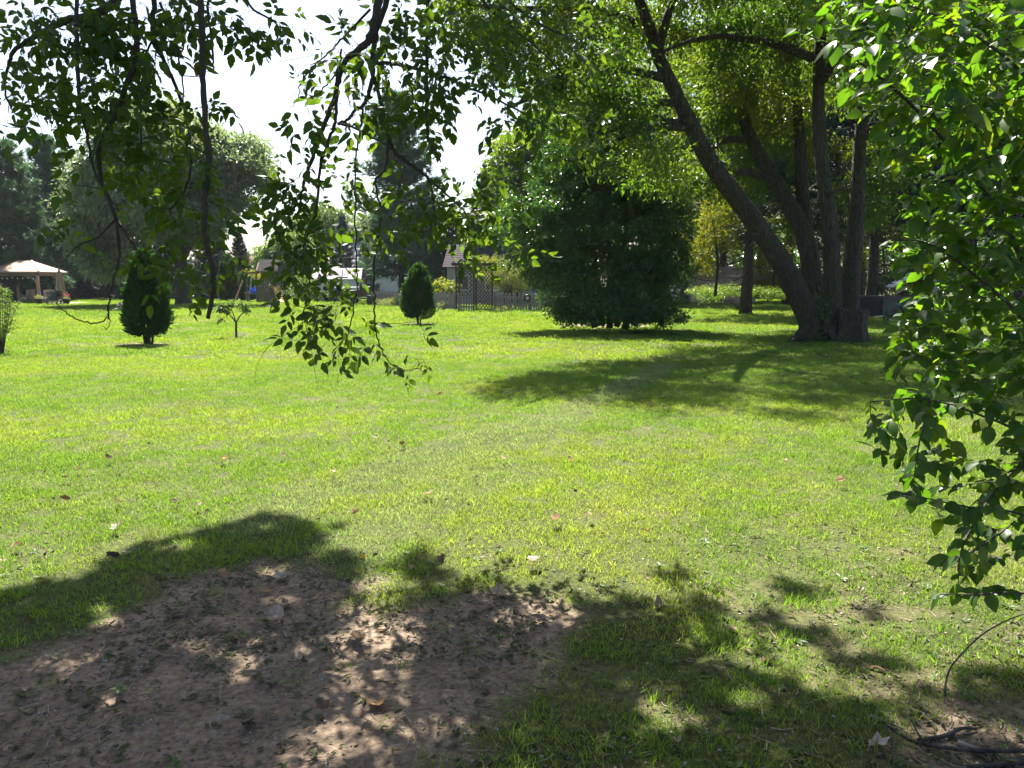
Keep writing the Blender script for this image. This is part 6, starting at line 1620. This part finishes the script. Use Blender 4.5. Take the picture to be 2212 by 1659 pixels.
FL = [  # x, y, width in photo pixels, kind, material, tilt, label
    (600, 1342, 56, 'curl', 'dry_pale', .5, 'biggest pale grey curled leaf in the shade of the bare dirt'),
    (580, 1334, 34, 'curl', 'dry_pale', .2, 'pale leaf tucked against the biggest grey leaf on the dirt'),
    (768, 1388, 44, 'curl', 'dry_tan', .7, 'pale tan folded leaf in the sunlit strip of dirt'),
    (820, 1523, 48, 'maple', 'dry_orange', .5, 'orange brown lobed leaf with upturned points in the sun patch'),
    (700, 1538, 36, 'curl', 'dry_brown', .9, 'pinkish brown leaf standing on edge by the orange leaf'),
    (478, 1562, 36, 'curl', 'dry_pale', .2, 'whitish narrow leaf lying in the shaded dirt'),
    (540, 1565, 40, 'maple', 'dry_dark', .4, 'dark brown leaf beside the whitish narrow one in shade'),
    (604, 1250, 32, 'curl', 'dry_pale', .2, 'grey flat leaf at the far rim of the bare dirt'),
    (481, 1245, 22, 'curl', 'dry_tan', .6, 'small tan leaf at the shaded rim of the dirt'),
    (573, 1280, 26, 'curl', 'dry_tan', .1, 'smooth tan leaf lying flat like a stone on the dirt'),
    (1076, 1287, 38, 'maple', 'dry_tan', .5, 'tan crumpled leaf where dirt meets the sunny grass'),
    (1152, 1231, 32, 'curl', 'dry_pale', .3, 'bright white underside of a leaf on sunny grass'),
    (1413, 1312, 30, 'curl', 'dry_tan', 1.2, 'tan leaf standing upright in dappled grass'),
    (887, 1237, 24, 'curl', 'dry_tan', .9, 'tan leaf at the grass edge above the sunlit dirt'),
    (953, 1233, 26, 'maple', 'dry_brown', .8, 'brown leaf beside the tan one at the grass edge'),
    (785, 1224, 18, 'curl', 'dry_yellow', .3, 'yellow leaf at the grass edge near the dirt'),
    (812, 1219, 12, 'curl', 'dry_dark', .4, 'tiny dark leaf by the yellow one'),
    (1890, 1615, 54, 'maple', 'dry_pale', .5, 'white curled leaf near the fallen branches'),
    (1580, 1365, 24, 'curl', 'dry_tan', .3, 'tan leaf in the weedy dappled grass'),
    (1650, 1430, 28, 'maple', 'dry_brown', .4, 'brown leaf among weeds in the dappled shade'),
    (1200, 1142, 28, 'curl', 'dry_tan', .5, 'flat topped tan leaf out on bright grass'),
    (1278, 1132, 22, 'curl', 'dry_pale', .9, 'white curled leaf with a dark side on bright grass'),
    (1393, 1166, 18, 'curl', 'dry_brown', .6, 'small brown leaf alone on bright grass'),
    (928, 1082, 24, 'maple', 'dry_tan', .7, 'tan and brown leaf in the middle of the lawn'),
    (255, 1155, 28, 'maple', 'dry_pale', .7, 'greyish white curled leaf on the yellow green grass'),
    (35, 1196, 24, 'maple', 'dry_brown', .5, 'reddish brown leaf near the picture edge on dry grass'),
    (245, 1222, 26, 'curl', 'dry_dark', .6, 'dark leaf inside the long grass shadow'),
    (100, 1222, 16, 'curl', 'dry_dark', .9, 'dark upright leaf just outside the long shadow'),
    (1815, 1055, 20, 'curl', 'dry_tan', .6, 'tan leaf lying by itself near the glossy shrub'),
    (770, 1126, 16, 'curl', 'dry_brown', 1.0, 'brown leaf standing between the shadow and the dirt'),
    (447, 1127, 20, 'curl', 'dry_dark', .8, 'dark leaf just beyond the long grass shadow'),
    (385, 1098, 20, 'maple', 'dry_brown', .8, 'brown leaf second in the row across the lawn'),
    (257, 1100, 20, 'maple', 'dry_brown', .8, 'brown leaf in the row across the lawn beyond the white curled one'),
    (140, 1097, 20, 'curl', 'dry_dark', .9, 'dark upright leaf ending the row across the lawn'),
    (872, 971, 17, 'maple', 'dry_dark', .9, 'dark lobed leaf far out below the hanging leaves'),
    (233, 1005, 19, 'curl', 'dry_dark', .8, 'largest dark leaf far out on the lawn'),
    (487, 1005, 16, 'curl', 'dry_tan', .5, 'tan leaf far out on the lawn'),
    (612, 996, 17, 'curl', 'dry_pale', .4, 'pale leaf far out on the lawn')]
far_small = [(171, 1027, 12, 'dry_brown', 'small brown leaf close to the largest far dark leaf'), (140, 1045, 14, 'dry_dark', 'small dark leaf a step nearer than the largest far dark leaf'), (323, 972, 10, 'dry_dark', 'tiny dark leaf farthest out below the tallest arborvitae'), (736, 999, 11, 'dry_dark', 'small dark leaf below the lowest hanging twig'),
             (720, 1032, 15, 'dry_tan', 'small tan leaf a step nearer than the dark one below the lowest hanging twig'), (840, 966, 9, 'dry_dark', 'tiny dark leaf beside the dark lobed leaf far out'), (808, 955, 13, 'dry_pale', 'small pale leaf just beyond the dark lobed leaf far out'), (950, 863, 13, 'dry_brown', 'farthest brown leaf, below the round topped arborvitae'),
             (729, 892, 10, 'dry_dark', 'tiny dark leaf just under the tip of the lowest hanging twig'), (103, 1170, 14, 'dry_dark', 'small dark leaf between the reddish leaf and the white curled one'), (430, 1107, 15, 'dry_pale', 'small pale leaf beyond the dark one near the long shadow'), (730, 1170, 9, 'dry_pale', 'tiny white leaf just past the end of the long shadow'),
             (1030, 1044, 11, 'dry_dark', 'small dark leaf beyond the tan and brown mid lawn leaf'), (1083, 1004, 15, 'dry_pale', 'small pale leaf on the faint mower track'), (1230, 1008, 15, 'dry_tan', 'small tan leaf out beyond the flat topped tan leaf'), (1030, 1089, 9, 'dry_dark', 'tiny dark leaf level with the tan and brown mid lawn leaf'),
             (1183, 1087, 10, 'dry_brown', 'tiny brown leaf beyond the flat topped tan leaf'), (1243, 1077, 9, 'dry_dark', 'tiny dark leaf beyond the white curled leaf with a dark side'), (1970, 1258, 11, 'dry_brown', 'small brown leaf under the tip of the glossy shrub'), (1430, 884, 9, 'dry_pale', 'tiny pale leaf at the rim of the big tree shade'),
             (1310, 885, 9, 'dry_dark', 'tiny dark leaf just outside the big tree shade'), (320, 1045, 9, 'dry_dark', 'tiny dark leaf between the largest far dark leaf and the tan one'), (1215, 1058, 10, 'dry_pale', 'tiny pale leaf between two dark specks on the lawn'), (1060, 1180, 9, 'dry_brown', 'tiny brown leaf on the lawn beyond the bright white leaf'), (1098, 1160, 9, 'dry_tan', 'tiny tan leaf next to the flat topped tan leaf')]
rl = np.random.default_rng(17)
rows = FL + [(x, y, w_, 'curl' if i % 3 else 'maple', m, rl.uniform(.3, 1), lb) for i, (x, y, w_, m, lb) in enumerate(far_small)]
for i, (x, y, w_, kind, mat, tilt, lab) in enumerate(rows):
    p = G(x, y); s = w_ * px(p[1]) * 1.12
    ob = bpy.data.objects.new('fallen_leaf', dry(kind, i, mat)); COL.objects.link(ob)
    ob.location = (p[0], p[1], float(ground_z(p[0], p[1])) + (.012 + .3 * s * tilt * .5 if p[1] < 3.6 or y > 1235 else .045 + .3 * s * tilt))
    ob.rotation_euler = (tilt * rl.choice([-1, 1]) * .7, tilt * .5 * rl.choice([-1, 1]), rl.uniform(0, 6.28))
    ob.scale = (s, s, s)
    tag(ob, lab, 'fallen leaf', 'dry leaves fallen on the lawn and dirt')

# fallen branches and twigs in the corner
def stick(name, label, rows, r0, r1, mat='bark_dark', forks=()):
    c = G(rows[0][0], rows[0][1])
    pts = []
    for x, y, z in rows:
        g = G(x, y)
        if z > .05: g = P(x, y, g[1] if len(pts) == 0 else pts[-1][1] - .0)
        pts.append(np.array([g[0], g[1], max(float(ground_z(g[0], g[1])) + r0 * .8 + z, g[2] if z > .05 else -9)]))
    l = spline(pts, 6); rng_ = np.random.default_rng(len(label))
    o = empty(name, (pts[0][0], pts[0][1], 0), 0, label, 'fallen branch')
    wb(MB().tube(l, np.linspace(r0, r1, len(l)), 8, rough=.1, rng=rng_), 'stick', M[mat], o, True)
    for i, v, L in forks:
        p = l[int(i * (len(l) - 1))]; q = p + np.asarray(v, float) * L
        wb(MB().tube(spline([p, (p + q) / 2 + rng_.normal(0, .015, 3), q], 4), np.linspace(r0 * .5, r1 * .5, 9), 6, rough=.1, rng=rng_), 'side_twig', M[mat], o, True)
    return o
stick('fallen_branch', 'long dark crooked branch lying across the corner, forked near its tip', [(2290, 1628, .01), (2120, 1626, .012), (2050, 1622, .015), (1980, 1605, .01), (1930, 1585, .015), (1905, 1572, .02)], .009, .004, forks=((.55, (-.15, .1, .25), .3), (.95, (-.3, -.8, -.02), .25)))
stick('fallen_branch', 'straight dark stick below the long forked branch', [(2290, 1636, .0), (2150, 1650, .0), (2080, 1657, .0)], .010, .007)
stick('fallen_branch', 'short tan stick half buried in leaf litter', [(1985, 1597, 0), (2040, 1592, .005), (2075, 1580, .01), (2110, 1575, 0)], .010, .005, 'twig')
stick('fallen_branch', 'pale weathered stick at the edge of the weeds', [(1880, 1550, .0), (1915, 1560, .004), (1955, 1572, 0)], .008, .003, 'grey_wood')
stick('fallen_branch', 'broken grey branch piece by the orange chips', [(2070, 1604, 0), (2110, 1620, .003), (2140, 1626, 0)], .011, .008, 'grey_wood')
vp = [P(2085, 1630, 2.66), P(2055, 1570, 2.7), P(2042, 1500, 2.75), P(2050, 1450, 2.8), P(2080, 1410, 2.85), P(2130, 1365, 2.9), P(2200, 1330, 3.0), P(2280, 1310, 3.1)]
vp[0][2] = .0
vb = empty('arching_bramble', vp[0], 0, 'thin bare arching cane rising from the litter in the corner', 'cane')
wb(MB().tube(spline(vp, 6), np.linspace(.0045, .0025, 43), 6), 'cane', M['bark_dark'], vb, True)

# ------------------------------------------------------------------ thin summer haze that pales the far trees
hz = MB().box((0, 305, 11.5), (880, 650, 27)).build('haze', None, None, False, 'stuff', 'thin summer haze lying over the whole garden')
hz['category'] = 'haze'
hm = bpy.data.materials.new('thin_haze'); hm.use_nodes = True
hn = hm.node_tree; hn.nodes.remove(hn.nodes['Principled BSDF'])
pvn = hn.nodes.new('ShaderNodeVolumePrincipled')
pvn.inputs['Color'].default_value = (.86, .93, 1, 1)
pvn.inputs['Density'].default_value = .00017
pvn.inputs['Anisotropy'].default_value = 0
hn.links.new(pvn.outputs[0], hn.nodes['Material Output'].inputs['Volume'])
hz.data.materials.append(hm)
